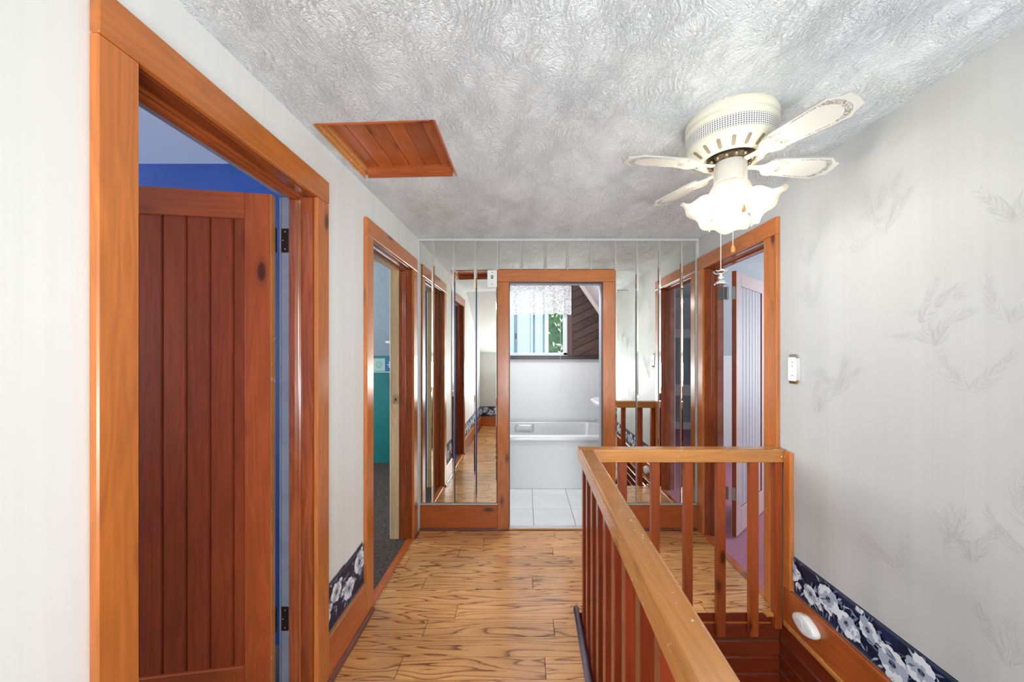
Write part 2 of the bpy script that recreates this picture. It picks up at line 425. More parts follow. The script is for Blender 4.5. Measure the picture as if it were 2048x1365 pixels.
def side_frame(sgn, xw, y0, y1, zt, label, rebate, carpet, wl=0.09, wr=0.09, hh=0.098, deep=0.145):
    """door frame in a side wall; sgn -1 left wall (hall is towards +x), +1 right wall"""
    T = trim(label)
    face = xw - sgn * 0.02
    X = lambda d: xw + sgn * d                       # d: depth into the wall
    def bx(d0, d1, ya, yb, za, zb): 
        a, b = sorted((X(d0), X(d1))); return B(a, b, ya, yb, za, zb)
    bx(-0.02, 0, y0 - wl, y0, 0, zt).build('casing_leg', PINE[2], T, bevel=0.003)
    bx(-0.02, 0, y1, y1 + wr, 0, zt).build('casing_leg', PINE[2], T, bevel=0.003)
    bx(-0.0215, 0, y0 - wl, y1 + wr, zt + 0.0006, zt + hh).build('casing_head', PINE[1], T, bevel=0.003)
    # jamb boards: hall half stained, room half in the rebate colour
    for ya, yb in ((y0 - 0.02, y0 + 0.004), (y1 - 0.004, y1 + 0.02)):
        bx(0.0, 0.095, ya, yb, 0, zt - 0.004).build('jamb', JAMB[2], T, bevel=0.001)
        bx(0.0955, deep, ya, yb, 0, zt - 0.004).build('rebate', rebate, T, bevel=0.001)
    bx(0.0, 0.095, y0 - 0.02, y1 + 0.02, zt - 0.0035, zt + 0.02).build('head_jamb', JAMB[1], T, bevel=0.001)
    bx(0.0955, deep, y0 - 0.02, y1 + 0.02, zt - 0.0035, zt + 0.02).build('head_rebate', rebate, T, bevel=0.001)
    # moulded stops
    def stop_poly(ys, s):                            # section in (x, y)
        pr = [(0.045, 0.0), (0.045, 0.006), (0.051, 0.010), (0.058, 0.008), (0.066, 0.014), (0.088, 0.014), (0.091, 0.010), (0.091, 0.0)]
        return [(X(d), ys + s * h) for d, h in pr]
    MB().prism(stop_poly(y0 + 0.0042, 1), 2, 0, zt - 0.02).build('door_stop', JAMB[2], T)
    MB().prism(stop_poly(y1 - 0.0042, -1), 2, 0, zt - 0.02).build('door_stop', JAMB[2], T)
    pr = [(0.045, 0.0), (0.045, 0.006), (0.051, 0.010), (0.058, 0.008), (0.066, 0.014), (0.088, 0.014), (0.091, 0.010), (0.091, 0.0)]
    MB().prism([(X(d), zt - 0.0038 - h) for d, h in pr], 1, y0 + 0.006, y1 - 0.006).build('head_stop', JAMB[1], T)
    bx(0.0915, 0.0955, y1 - 0.0085, y1 - 0.0045, 0, zt - 0.02).build('weather_strip', BLACK, T)
    # room side casing
    bx(max(deep, 0.1402), max(deep, 0.1402) + 0.008, y0 - 0.07, y0 - 0.005, 0, zt).build('room_casing', WHITE if rebate is not GREYB else GREYB, T, bevel=0.002)
    bx(max(deep, 0.1402), max(deep, 0.1402) + 0.008, y1 + 0.008, y1 + 0.07, 0, zt).build('room_casing', WHITE if rebate is not GREYB else GREYB, T, bevel=0.002)
    # threshold board
    bx(-0.012, 0.036, y0, y1, -0.02, 0.008).build('threshold', PINE_R[1], T, bevel=0.004)
    bx(0.0362, max(deep, 0.14), y0 - 0.0, y1 + 0.0, -0.029, 0.002).build('carpet_strip', carpet, T)
    return T
CARPET = noisy('dark_carpet', hexc(30, 24, 20), hexc(104, 88, 76), 62.0, 0.95, 0.8, 4.0, 0.006)
PCARP = noisy('mauve_carpet', hexc(160, 96, 122), hexc(204, 150, 172), 160.0, 0.95, 0.6, 3.0, 0.005)
GREYB = noisy('grey_blue_paint', hexc(112, 118, 134), hexc(126, 132, 148), 6.0, 0.5)
PINKW = noisy('worn_mauve_paint', hexc(150, 86, 70), hexc(176, 128, 118), 5.0, 0.45)
TA = side_frame(-1, XL, DA[0], DA[1], ZA, 'orange pine door frame of the blue room', GREYB, CARPET, wl=0.083, deep=0.130)
TB = side_frame(-1, XL, DB[0], DB[1], ZB_, 'orange pine door frame of the teal room', CREAMW[2], CARPET, wl=0.09, wr=0.095, deep=0.165)
TR = side_frame(1, XR, DR[0], DR[1], ZR, 'orange pine door frame of the pink carpeted room beside the stair railing', PINKW, PCARP, wl=0.115, wr=0.088)

def hinge(T, jx0, jx1, jy, kx, ky, z, door_poly, mat, r=0.006):
    h = B(min(jx0, jx1), max(jx0, jx1), jy - 0.004, jy - 0.001, z - 0.05, z + 0.05).build('hinge', mat, T, bevel=0.001)
    kn = MB()
    for i in range(5):
        kn.lathe([(r, z - 0.05 + i * 0.02 + 0.0012), (r, z - 0.05 + i * 0.02 + 0.0188)], (kx, ky, 0), seg=10, cap=True)
    kn.lathe([(r * 0.5, z - 0.053), (r * 0.5, z + 0.053)], (kx, ky, 0), seg=8, cap=True)
    kn.build('knuckle', mat, h, smooth=False)
    MB().prism(door_poly, 2, z - 0.05, z + 0.05).build('leaf_plate', mat, h)
    for dz, fr in ((0.036, 0.45), (0.0, 0.75), (-0.036, 0.45)):
        x = jx0 + (jx1 - jx0) * fr
        MB().lathe([(0.0035, 0), (0.003, 0.0012), (0.0, 0.0016)], (x, jy - 0.004, z + dz), (0, -1, 0), 8).build('screw', CHROME, h)
    return h

# door A : stained ledged door of the blue room, standing open
def plank_door(name, loc, ang, W, ysign, th, H, label, stile_w, rail_t, rail_b, board_edges, mats_frame, mat_board, mats_face=None):
    D = empty(name, loc, ang); tag(D, label, 'door', kind='structure')
    ya, yb = (0, th) if ysign > 0 else (-th, 0)
    def mk(nm, x0, x1, z0, z1, m):
        o = B(x0, x1, ya, yb, z0, z1).build(nm, m, D, bevel=0.0025)
        return o
    out = [mk('stile', 0, stile_w, 0, H, mats_frame[2]), mk('stile', W - stile_w, W, 0, H, mats_frame[2]),
           mk('top_rail', stile_w, W - stile_w, H - rail_t, H, mats_frame[0]), mk('bottom_rail', stile_w, W - stile_w, 0, rail_b, mats_frame[0])]
    for a, b in zip(board_edges, board_edges[1:]):
        # tongue and groove board with V-shaped edges, set back from the frame on both faces
        c0, c1 = ya + 0.010, yb - 0.010; v = 0.0055
        poly = [(a + 0.0012, c0 + v), (a + v, c0), (b - v, c0), (b - 0.0012, c0 + v), (b - 0.0012, c1 - v), (b - v, c1), (a + v, c1), (a + 0.0012, c1 - v)]
        out.append(MB().prism(poly, 2, rail_b, H - rail_t).build('board', mat_board, D))
    if mats_face:
        for o in out:
            o.data.materials.clear(); o.data.materials.append(mats_face[1]); o.data.materials.append(mats_face[2] if o.name.startswith('board') else mats_face[0])
            for p in o.data.polygons: p.material_index = 1 if abs(p.normal.y) > 0.3 else 0
    return D
# edge of leaf shows light wood
door_ang = R(189.1)
DOOR_A = plank_door('door_1', (-1.033, 1.550, 0.012), door_ang, 0.73, 1, 0.037, 2.088, 'dark red-brown plank door standing open into the blue room',
    0.095, 0.105, 0.19, [0.095, 0.1415, 0.2245, 0.3075, 0.3905, 0.4735, 0.5565, 0.635], DARK, BOARD)
e = MB().box(-0.0012, 0.0, 0.001, 0.036, 0.0, 2.088).build('lipping', PINE_L[2], DOOR_A)
e['label'] = 'light orange unstained door edge'
for z in (1.925, 0.350):
    hinge(TA, -0.984, -1.014, DA[1] - 0.004, -1.034, 1.5535, z, [(-1.0305, 1.518), (-1.0325, 1.518), (-1.0335, 1.548), (-1.0315, 1.548)], BRONZE)

PINKP = noisy('pink_door_paint', hexc(220, 194, 194), hexc(230, 208, 208), 3.0, 0.5)
DOOR_R = plank_door('door_2', (1.628, 2.955, 0.012), R(43), 0.76, -1, 0.036, 2.085, 'pale pink painted plank door standing open behind the stair railing',
    0.10, 0.11, 0.2, [0.10, 0.18, 0.26, 0.34, 0.42, 0.50, 0.58, 0.66], PINE, PINKP, (PINKP, DARK[2], plain('lilac_grey_board', hexc(206, 202, 212), 0.5)))
dirv = Vector((math.cos(R(43)), math.sin(R(43)), 0)); nv = Vector((math.sin(R(43)), -math.cos(R(43)), 0))
def rp(a, b): 
    p = Vector((1.628, 2.955, 0)) + dirv * a + nv * b; return (p.x, p.y)
for z in (1.925, 0.345):
    hinge(TR, 1.535, 1.577, DR[1] - 0.004, 1.600, 2.962, z, [rp(-0.001, 0.0), rp(-0.003, 0.0), rp(-0.003, 0.03), rp(-0.001, 0.03)], PEWTER, 0.007)
    B(1.575, 1.602, 2.968, 2.972, z - 0.05, z + 0.05).build('hinge_strap', PEWTER, TR)
# strike plate of the teal room frame
st = B(-1.030, -0.988, DB[1] - 0.0055, DB[1] - 0.0042, 1.055, 1.125).build('strike_plate', BRASS, TB, bevel=0.0005)
B(-1.013, -1.003, DB[1] - 0.0062, DB[1] - 0.0056, 1.080, 1.100).build('strike_hole', BLACK, st)
for z in (1.063, 1.117):
    MB().lathe([(0.003, 0), (0.0, 0.001)], (-1.009, DB[1] - 0.0058, z), (0, -1, 0), 8).build('screw', BRASS, st)

# bathroom door frame on the mirror wall
T = trim('orange pine door frame of the bathroom set between mirror strips')
B(-0.226, BX0, YB - 0.022, YB, 0, BZ).build('casing_leg', PINE[2], T, bevel=0.003)
B(BX1, 0.743, YB - 0.022, YB, 0, BZ).build('casing_leg', PINE[2], T, bevel=0.003)
B(-0.226, 0.743, YB - 0.0235, YB, BZ + 0.0006, 2.138).build('casing_head', PINE[0], T, bevel=0.003)
DKB = plain('dark_brown_paint', hexc(58, 36, 30), 0.4); GRY = plain('grey_paint', hexc(176, 182, 192), 0.5)
for xa, xb, s in ((BX0 - 0.02, BX0 + 0.003, 1), (BX1 - 0.003, BX1 + 0.02, -1)):
    B(xa, xb, YB, 3.145, 0, BZ - 0.004).build('jamb', DKB, T)
    B(xa, xb, 3.1452, 3.235, 0, BZ - 0.004).build('jamb_lining', GRY, T)
B(BX0 - 0.02, BX1 + 0.02, YB, 3.145, BZ - 0.0038, BZ + 0.02).build('head_jamb', DKB, T)
B(BX0 - 0.02, BX1 + 0.02, 3.1452, 3.235, BZ - 0.0038, BZ + 0.02).build('head_lining', GRY, T)
B(BX0, BX1, YB - 0.006, 3.13, -0.02, 0.009).build('threshold_strip', ALU, T, bevel=0.003)
B(BX0, BX1, YB - 0.020, YB - 0.0062, -0.018, 0.004).build('threshold_edge', PINE_L[0], T, bevel=0.002)

# ------------------------------------------------------------------ mirror strips on the end wall
def px2x(px, y=3.09): return (px - 1050) * y / F
rnd = random.Random(11)
def mirror_strip(x0, x1, z0, z1):
    gpp = 0.0016; bv = 0.011; yb = YB - 0.001; t1, t2 = 0.0025, 0.0062
    x0 += gpp; x1 -= gpp
    o_ = [(x0, z0), (x1, z0), (x1, z1), (x0, z1)]; bz = 0.004
    i_ = [(x0 + bv, z0 + bz), (x1 - bv, z0 + bz), (x1 - bv, z1 - bz), (x0 + bv, z1 - bz)]
    v = [(x, yb, z) for x, z in o_] + [(x, yb - t1, z) for x, z in o_] + [(x, yb - t2, z) for x, z in i_]
    fs_ = [(0, 1, 2, 3)] + [(a, (a + 1) % 4, 4 + (a + 1) % 4, 4 + a) for a in range(4)] + [(4 + a, 4 + (a + 1) % 4, 8 + (a + 1) % 4, 8 + a) for a in range(4)] + [(8, 9, 10, 11)]
    m = MB().add(v, fs_).build('mirror_strip', MIRROR, wall_back)
    m.rotation_euler = (R(rnd.uniform(-0.06, 0.06)), 0, R(rnd.uniform(-0.10, 0.10)))
    return m
ZM0, ZM1 = 0.213, 2.376
for lst, z0 in (([838.5, 866, 907.5, 951, 995], ZM0), ([995.5, 1042.6, 1090.5, 1135, 1182, 1230.8], 2.141), ([1231, 1274, 1319, 1363, 1393], ZM0)):
    for a, b in zip(lst, lst[1:]): mirror_strip(px2x(a), px2x(b), z0, ZM1)
DARKBACK = plain('mirror_backing', (0.03, 0.032, 0.03, 1), 0.6)
B(XL + 0.0, XR, YB - 0.012, YB, ZM1 + 0.001, 2.392).build('channel', plain('pale_trim', (0.70, 0.71, 0.71, 1), 0.35, 0.3), wall_back, bevel=0.001)
for a, b, in ((XL, -0.226), (0.743, XR)):
    B(a + (0.02 if a < 0 else 0), b, YB - 0.013, YB, 0.198, 0.212).build('channel', plain('grey_channel', (0.55, 0.54, 0.50, 1), 0.4, 0.5), wall_back, bevel=0.001)
B(XL + 0.001, px2x(838.3), YB - 0.012, YB, 0.213, ZM1).build('channel', MATS['pale_trim'], wall_back)
B(px2x(1393.3), XR - 0.001, YB - 0.012, YB, 0.213, ZM1).build('channel', MATS['pale_trim'], wall_back)

# ------------------------------------------------------------------ baseboards
def baseboard(name, label, boxes_axis):
    Bd = empty(name, (0, 0, 0)); tag(Bd, label, 'baseboard', kind='structure')
    return Bd
BL = baseboard('baseboard_left', 'orange pine baseboard under the floral border beside the doors', None)
CAPW = plain('worn_cap_edge', hexc(176, 120, 84), 0.45)
QR = wood('quarter_round_y', hexc(120, 70, 56), 1, knots=False)
QRX = wood('quarter_round_x', hexc(112, 66, 50), 0, knots=False)
def quarter(r): return [(0, 0), (r, 0), (r * 0.92, r * 0.45), (r * 0.7, r * 0.74), (r * 0.4, r * 0.93), (0, r)]
for y0, y1 in ((DA[1] + 0.0905, DB[0] - 0.0905), (YE, DA[0] - 0.0835)):
    B(XL, XL + 0.019, y0, y1, 0.0, 0.185).build('board', PINE_R[1], BL, bevel=0.003)
    B(XL, XL + 0.017, y0, y1, 0.1852, 0.197).build('cap', CAPW, BL, bevel=0.002)
    MB().prism([(XL + 0.019 + a, b) for a, b in quarter(0.02)], 1, y0, y1).build('quarter_round', QR, BL)
for y0, y1 in ((DA[0] - 0.083, DA[0]), (DA[1], DA[1] + 0.09), (DB[0] - 0.09, DB[0] - 0.02), (DB[1], DB[1] + 0.095)):
    MB().prism([(XL + 0.0205 + a, b) for a, b in quarter(0.016)], 1, y0, y1).build('quarter_round', QR, BL)
BR = baseboard('baseboard_right', 'orange pine baseboard running along the right wall above the stairwell', None)
y1r = 2.052
B(XR - 0.022, XR, YE, y1r, 0.0, 0.180).build('board', PINE_R[1], BR, bevel=0.003)
B(XR - 0.024, XR, YE, y1r, -0.032, -0.002).build('floor_moulding', PINE_L[1], BR, bevel=0.006, bseg=2)
BK = baseboard('baseboard_back', 'pine baseboard below the mirror strips', None)
for x0, x1 in ((XL + 0.021, -0.2265), (0.7435, XR - 0.022)):
    bb = B(x0, x1, YB - 0.018, YB, 0.0, 0.196).build('board', PINE_R[0], BK, bevel=0.003)
    MB().prism([(YB - 0.018 - a, b) for a, b in quarter(0.014)], 0, x0, x1).build('quarter_round', QRX, BK)
    for xx in (x0 + 0.12, x1 - 0.10):
        MB().lathe([(0.005, 0), (0.003, 0.0016), (0, 0.002)], (xx, YB - 0.018, 0.115), (0, -1, 0), 8).build('nail_plug', CAPW, bb)
BF = baseboard('baseboard_front', 'pine baseboard on the knee wall behind the hall', None)
B(XL + 0.02, edge_x(YE), YE, YE + 0.019, 0, 0.19).build('board', PINE_R[0], BF, bevel=0.003)

# ------------------------------------------------------------------ floral border print and fern wallpaper print
NAVY = noisy('navy_border_paper', hexc(10, 16, 34), hexc(24, 38, 78), 9.0, 0.5)
PR = [plain('print_white', hexc(226, 230, 236), 0.6), plain('print_grey', hexc(168, 178, 196), 0.6),
      plain('print_slate', hexc(96, 110, 138), 0.6), plain('print_dark', hexc(24, 30, 46), 0.6)]
def border(name, place, u0, u1, z0, z1, label, seed):
    """place(u, z, off) -> world point; off is the height over the wall"""
    mb = MB()
    def quad(ua, ub, za, zb, off, mi):
        mb.add([place(ua, za, off), place(ub, za, off), place(ub, zb, off), place(ua, zb, off)], [(0, 1, 2, 3)], mi)
    strip = MB()
    strip.add([place(u, z, o_) for o_ in (0.0, 0.0012) for z in (z0, z1) for u in (u0, u1)],
              [(0, 2, 3, 1), (4, 5, 7, 6), (0, 1, 5, 4), (2, 6, 7, 3), (0, 4, 6, 2), (1, 3, 7, 5)])
    S = strip.build(name, NAVY); tag(S, label, 'wallpaper border', 'floral wallpaper borders', 'structure')
    def fan(pts, off, mi):
        pts = [(max(u0, min(u1, u)), max(z0 + 0.002, min(z1 - 0.002, z))) for u, z in pts]
        us = [p[0] for p in pts]
        if max(us) - min(us) < 0.004: return
        mb.add([place(u, z, off) for u, z in pts], [tuple(range(len(pts)))], mi)
    rr = random.Random(seed)
    lay = [0]
    def off():
        lay[0] += 1; return 0.0014 + 0.0000045 * lay[0]
    def petal(u, z, a, L, W, mi):
        c, s = math.cos(a), math.sin(a); pts = []
        for t, w in ((0, 0.12), (0.3, 0.62), (0.6, 1.0), (0.85, 0.85), (1.0, 0.38), (0.95, 0.0), (1.02, -0.4), (0.85, -0.85), (0.6, -1.0), (0.3, -0.62), (0, -0.12)):
            pts.append((u + c * t * L - s * w * W * 0.5, z + s * t * L + c * w * W * 0.5))
        fan(pts, off(), mi)
    def leaf(u, z, a, L, W, mi):
        c, s = math.cos(a), math.sin(a); pts = []
        for t, w in ((0, 0), (0.35, 0.8), (0.6, 0.75), (1, 0), (0.6, -0.75), (0.35, -0.8)):
            pts.append((u + c * t * L - s * w * W * 0.5, z + s * t * L + c * w * W * 0.5))
        fan(pts, off(), mi)
    def stem(u, z, a, L, curl, mi, w=0.0022):
        p = (u, z); 
        for i in range(6):
            q = (p[0] + math.cos(a) * L / 6, p[1] + math.sin(a) * L / 6)
            n_ = (-math.sin(a) * w / 2, math.cos(a) * w / 2)
            fan([(p[0] - n_[0], p[1] - n_[1]), (q[0] - n_[0], q[1] - n_[1]), (q[0] + n_[0], q[1] + n_[1]), (p[0] + n_[0], p[1] + n_[1])], off(), mi)
            p = q; a += curl / 6
    def flower(u, z, rad, n_=6):
        a0 = rr.uniform(0, 6)
        for i in range(n_):
            a = a0 + i * 2 * math.pi / n_ + rr.uniform(-.15, .15)
            petal(u, z, a, rad * rr.uniform(.85, 1.1), rad * 0.95, 1 if i % 3 == 1 else 0)
        for i in range(n_):
            petal(u, z, a0 + (i + .5) * 2 * math.pi / n_, rad * 0.55, rad * 0.4, 1)
        for i in range(5): petal(u, z, a0 + i * 1.26, rad * 0.24, rad * 0.22, 3 if i % 2 else 2)
    H = z1 - z0; u = u0 + rr.uniform(-0.02, 0.03); i = 0
    while u < u1 + 0.05:
        zc = z0 + H * (0.42 + 0.22 * (i % 2) + rr.uniform(-.06, .06))
        for _ in range(3):
            stem(u, zc, rr.uniform(0, 6.28), 0.09, rr.uniform(-2, 2), 2)
        for _ in range(16):
            a = rr.uniform(0, 6.28); d = rr.uniform(0.03, 0.09)
            leaf(u + math.cos(a) * d, zc + math.sin(a) * d * 0.8, a + rr.uniform(-.5, .5), rr.uniform(0.03, 0.055), rr.uniform(0.008, 0.014), rr.choice([1, 2, 2]))
        r_ = [0.062, 0.046, 0.054][i % 3]
        flower(u, zc, r_)
        for _ in range(2):
            a = rr.uniform(0, 6.28); uu, zz = u + math.cos(a) * 0.062, zc + math.sin(a) * 0.05
            b0 = rr.uniform(0, 6.28)
            for q in range(4): petal(uu, zz, b0 + (q - 1.5) * 0.5, 0.032, 0.016, 0 if q % 2 else 1)
        u += rr.uniform(0.095, 0.13); i += 1
    quad(u0, u1, z1 - 0.007, z1 - 0.004, 0.0022, 2); quad(u0, u1, z1 - 0.014, z1 - 0.012, 0.0022, 2)
    quad(u0, u1, z0 + 0.008, z0 + 0.010, 0.0022, 2)
    p = mb.build('flower_print', PR, S); p['kind'] = 'stuff'
    return S
ZB0, ZB1 = 0.1975, 0.392
border('wallpaper_border', lambda u, z, o_: (XL + o_, u, z), DA[1] + 0.0905, DB[0] - 0.0905, ZB0, ZB1 + 0.018, 'navy floral paper border on the short wall between the two left doors', 3)
border('wallpaper_border', lambda u, z, o_: (XL + o_, u, z), YE + 0.002, DA[0] - 0.0835, ZB0, ZB1, 'navy floral paper border on the wall before the blue room door', 8)
border('wallpaper_border', lambda u, z, o_: (XR - o_, u, z), YE + 0.002, 1.995, 0.181, 0.372, 'navy floral paper border along the right wall over the stairwell', 21)
border('wallpaper_border', lambda u, z, o_: (u, YE + o_, z), XL + 0.004, edge_x(YE), 0.1905, ZB1, 'navy floral paper border on the knee wall behind the hall', 14)
# loose lifted top edge of the border paper between the left doors
mb = MB()
for (a, b, h) in ((1.665, 1.765, 0.010), (1.77, 1.83, 0.016), (1.835, 1.95, 0.012), (1.955, 2.03, 0.022)):
    zt = ZB1 + 0.018
    mb.add([(XL + 0.0013, a, zt - 0.004), (XL + 0.0013, b, zt - 0.004), (XL + 0.007, b, zt + h), (XL + 0.006, a, zt + h * 0.5),
            (XL + 0.0005, a, zt - 0.004), (XL + 0.0005, b, zt - 0.004), (XL + 0.0062, b, zt + h), (XL + 0.0052, a, zt + h * 0.5)],
           [(0, 1, 2, 3), (7, 6, 5, 4), (0, 4, 5, 1), (1, 5, 6, 2), (2, 6, 7, 3), (3, 7, 4, 0)])
mb.build('peeling_edge', [NAVY], bpy.data.objects['wallpaper_border'])

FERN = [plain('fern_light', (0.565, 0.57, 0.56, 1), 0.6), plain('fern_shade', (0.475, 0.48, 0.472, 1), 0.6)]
def ferns(wall, place, u0, u1, z0, z1, n_, seed, avoid=lambda u, z: False):
    rr = random.Random(seed); mb = MB(); lay = 0
    def lf(u, z, a, L, W, curl, mi, o_):
        p0 = (u, z); pts = []; up = []; dn = []
        for i in range(5):
            t = i / 4; w = W * math.sin(math.pi * (0.12 + 0.88 * t)) * 0.5 + 0.0002
            up.append((p0[0] - math.sin(a) * w, p0[1] + math.cos(a) * w)); dn.append((p0[0] + math.sin(a) * w, p0[1] - math.cos(a) * w))
            p0 = (p0[0] + math.cos(a) * L / 4, p0[1] + math.sin(a) * L / 4); a += curl / 4
        for i in range(4):
            mb.add([place(*dn[i], o_), place(*dn[i + 1], o_), place(*up[i + 1], o_), place(*up[i], o_)], [(0, 1, 2, 3)], mi)
    for k_ in range(n_):
        u, z = rr.uniform(u0 + .1, u1 - .1), rr.uniform(z0 + .1, z1 - .25)
        if avoid(u, z): continue
        for fr in range(3):
            a = rr.choice([-1, 1]) * rr.uniform(0.2, 0.9) + math.pi / 2
            uu, zz = u, z; curl = rr.uniform(-1.2, 1.2)
            for i in range(9):
                lay += 1; o_ = 0.0004 + 0.0000003 * lay
                for s in (-1, 1):
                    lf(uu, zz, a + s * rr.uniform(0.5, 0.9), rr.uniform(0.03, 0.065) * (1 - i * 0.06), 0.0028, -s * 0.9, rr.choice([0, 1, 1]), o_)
                uu += math.cos(a) * 0.019; zz += math.sin(a) * 0.019; a += curl / 9
                if not (u0 + .07 < uu < u1 - .07 and z0 + .07 < zz < z1 - .07): break
    o = mb.build('fern_emboss', FERN, wall); o['kind'] = 'stuff'; return o
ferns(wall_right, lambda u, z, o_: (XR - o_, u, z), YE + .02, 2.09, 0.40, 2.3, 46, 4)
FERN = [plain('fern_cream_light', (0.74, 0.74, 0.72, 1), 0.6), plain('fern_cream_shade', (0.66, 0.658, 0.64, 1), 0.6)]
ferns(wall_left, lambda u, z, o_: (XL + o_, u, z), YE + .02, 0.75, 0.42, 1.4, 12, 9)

# ------------------------------------------------------------------ stairwell: boarded walls and flight below
W_ = 0.0925
SW = MB(); SW.box(0.30, XR, 2.106, 2.20, ZLOW, -0.019)
stair_end = struct(SW, 'wall_stairwell_end', BLACK, 'red stained boarded end wall of the stairwell under the railing', 'wall')
B(0.302, XR - 0.001, 2.098, 2.1058, -0.052, -0.001).build('fascia', RED[0], stair_end, bevel=0.002)
B(0.302, XR - 0.001, 2.090, 2.0978, -0.058, -0.046).build('nosing', PINE_R[0], stair_end, bevel=0.003)
B(XR - 0.10, XR - 0.024, 2.068, 2.105, -0.004, 0.014).build('nosing_return', PINE_L[1], stair_end, bevel=0.003)
def tg_board(name, axis, a, b, wall_c, sgn, z0, z1, mat, parent):
    """horizontal tongue and groove board on a wall; section bevelled to a V"""
    v = 0.009; t = 0.011
    sec = [(0, z0 + 0.0006), (sgn * (t - v), z0 + 0.0006), (sgn * t, z0 + v), (sgn * t, z1 - v), (sgn * (t - v), z1 - 0.0006), (0, z1 - 0.0006)]
    sec = [(wall_c + p, z) for p, z in sec]
    return MB().prism(sec, axis, a, b).build(name, mat, parent)
z = -0.0585; i = 0
while z > ZLOW + 0.1:
    tg_board('board', 0, 0.302, XR - 0.0115, 2.106, -1, z - W_, z, RED[0], stair_end)
    z -= W_
z = -0.036
while z > ZLOW + 0.1:
    tg_board('board', 1, YE, 2.094, XR, -1, z - W_, z, RED[1], wall_right)
    z -= W_
SL = MB()
SL.skew([(-0.10, ZLOW), (0.002, ZLOW), (0.002, -0.0005), (-0.0, -0.0005), (0.0, -0.23), (-0.10, -0.23)], YE, 2.106, edge_x(YE), edge_x(2.106))
struct(SL, 'wall_stairwell_side', RED[1], 'red stained side wall of the stairwell below the hall floor', 'wall')
ST = empty('stairs', (0.87, -0.9, ZLOW)); tag(ST, 'wooden flight of stairs going down inside the boarded stairwell', 'stairs', kind='structure')
nst = 13; rise = -ZLOW / nst
for i in range(nst - 1):
    y0 = -0.95 + i * 0.235; z = -rise * (i + 1)
    B(edge_x(y0) + 0.012, XR - 0.015, y0, y0 + 0.265, z - 0.03, z).build('tread', DARK[0], ST, bevel=0.004)
    B(edge_x(y0) + 0.012, XR - 0.015, y0, y0 + 0.018, z, z + rise - 0.03).build('riser', RED[0], ST)
SLP = empty('added_stair_lamp', (XR - 0.012, 0.1, -1.0)); tag(SLP, 'added unseen globe wall lamp low in the stairwell, for fill light', 'lamp')  # lamp added to throw light up onto the ceiling
MB().lathe([(0.05, 0), (0.05, 0.015), (0.0, 0.02)], (XR - 0.0095, 0.1, -0.95), (-1, 0, 0), 20).build('base', WHITE, SLP)
n = NT('stair_fill_globe'); n.setb(Base_Color=(1, 1, 1, 1)); n.b.inputs['Emission Color'].default_value = (1, 0.96, 0.9, 1); n.b.inputs['Emission Strength'].default_value = 7
MB().lathe([(0.0, 0.02), (0.045, 0.03), (0.07, 0.065), (0.07, 0.095), (0.045, 0.13), (0.0, 0.14)], (XR - 0.0095, 0.1, -0.95), (-1, 0, 0), 20).build('globe', n.m, SLP, smooth=True)
struct(MB().box(0.1, XR, YE - 0.1, 2.2, ZLOW - 0.05, ZLOW), 'floor_below', plain('floor_below', (0.25, 0.15, 0.09, 1), 0.5), 'floor at the foot of the stairs', 'floor')

# dark worn strip along the edge of the floor
st = MB().skew([(-0.030, 0.0), (-0.004, 0.0), (-0.001, 0.012), (-0.010, 0.021), (-0.022, 0.018), (-0.030, 0.008)], YE, 2.13, edge_x(YE) + 0.004, edge_x(2.13) + 0.004)
n = NT('worn_dark_strip')
f = n.noise(n.coords((30, 1.5, 30)), 1.0, 4.0, 0.7)
n.l(n.ramp(f, [(0.35, hexc(40, 36, 44)), (0.55, hexc(84, 76, 90)), (0.75, hexc(150, 140, 156))]), n.b.inputs['Base Color']); n.setb(Roughness=0.35)
tag(st.build('trim_edge', n.m), 'dark worn edging strip along the floor beside the railing', 'trim', kind='structure')

# ------------------------------------------------------------------ stair railing
RAIL = empty('stair_railing', (0.33, 2.08, 0)); tag(RAIL, 'orange pine railing with square balusters around the stairwell', 'railing')
def rsec(x0, x1, z0, z1, r=0.009):
    return [(x0, z0 + 0.003), (x0 + 0.003, z0), (x1 - 0.003, z0), (x1, z0 + 0.003), (x1, z1 - r), (x1 - r * 0.3, z1 - r * 0.3), (x1 - r, z1),
            (x0 + r, z1), (x0 + r * 0.3, z1 - r * 0.3), (x0, z1 - r)]
ZR1, ZR0 = 0.926, 0.855
mb = MB().skew(rsec(0, 0.080, ZR0, ZR1), YE + 0.02, 2.05, edge_x(YE) - 0.001, edge_x(2.05) - 0.001)
# the long rail runs into the corner with a mitre: a wedge continues it to the cross rail's far edge
o = mb.build('handrail', PINE_L[1], RAIL)
o['label'] = 'long sanded handrail running toward the stair head'
cs = [(y, z) for y, z in rsec(2.0505, 2.130, ZR0, ZR1)]
mb = MB().prism(cs, 0, 0.299, 1.424)
o = mb.build('cross_rail', PINE_L[0], RAIL)
MB().lathe([(0.006, 0), (0.004, 0.002), (0.0, 0.003)], (1.405, 2.0505, 0.886), (0, -1, 0), 8).build('screw', CHROME, o)
bal0 = None
for i in range(7):                                   # cross run
    x = 0.513 + 0.1805 * (i - 1)
    if i == 6: continue
    c = (x + 0.0235, 2.074, (ZR0 - 0.1) / 2)
    if bal0 is None:
        bm_ = MB()
        for (x0, x1, y0, y1, z0, z1) in ((0, 0.047, 2.054, 2.0895, -0.104, ZR0),): bm_.box(x0, x1, y0, y1, z0, z1)
        bal0 = bm_.build('baluster', DARK[2], RAIL, bevel=0.003)
        bal0.location = Vector((x + 0.0235, 2.0718, (ZR0 - 0.104) / 2)) - ORI[RAIL.name]
    else:
        copy_part(bal0, RAIL, (x + 0.0235, 2.0718, (ZR0 - 0.104) / 2))
side0 = None
k = 0; y = 2.005
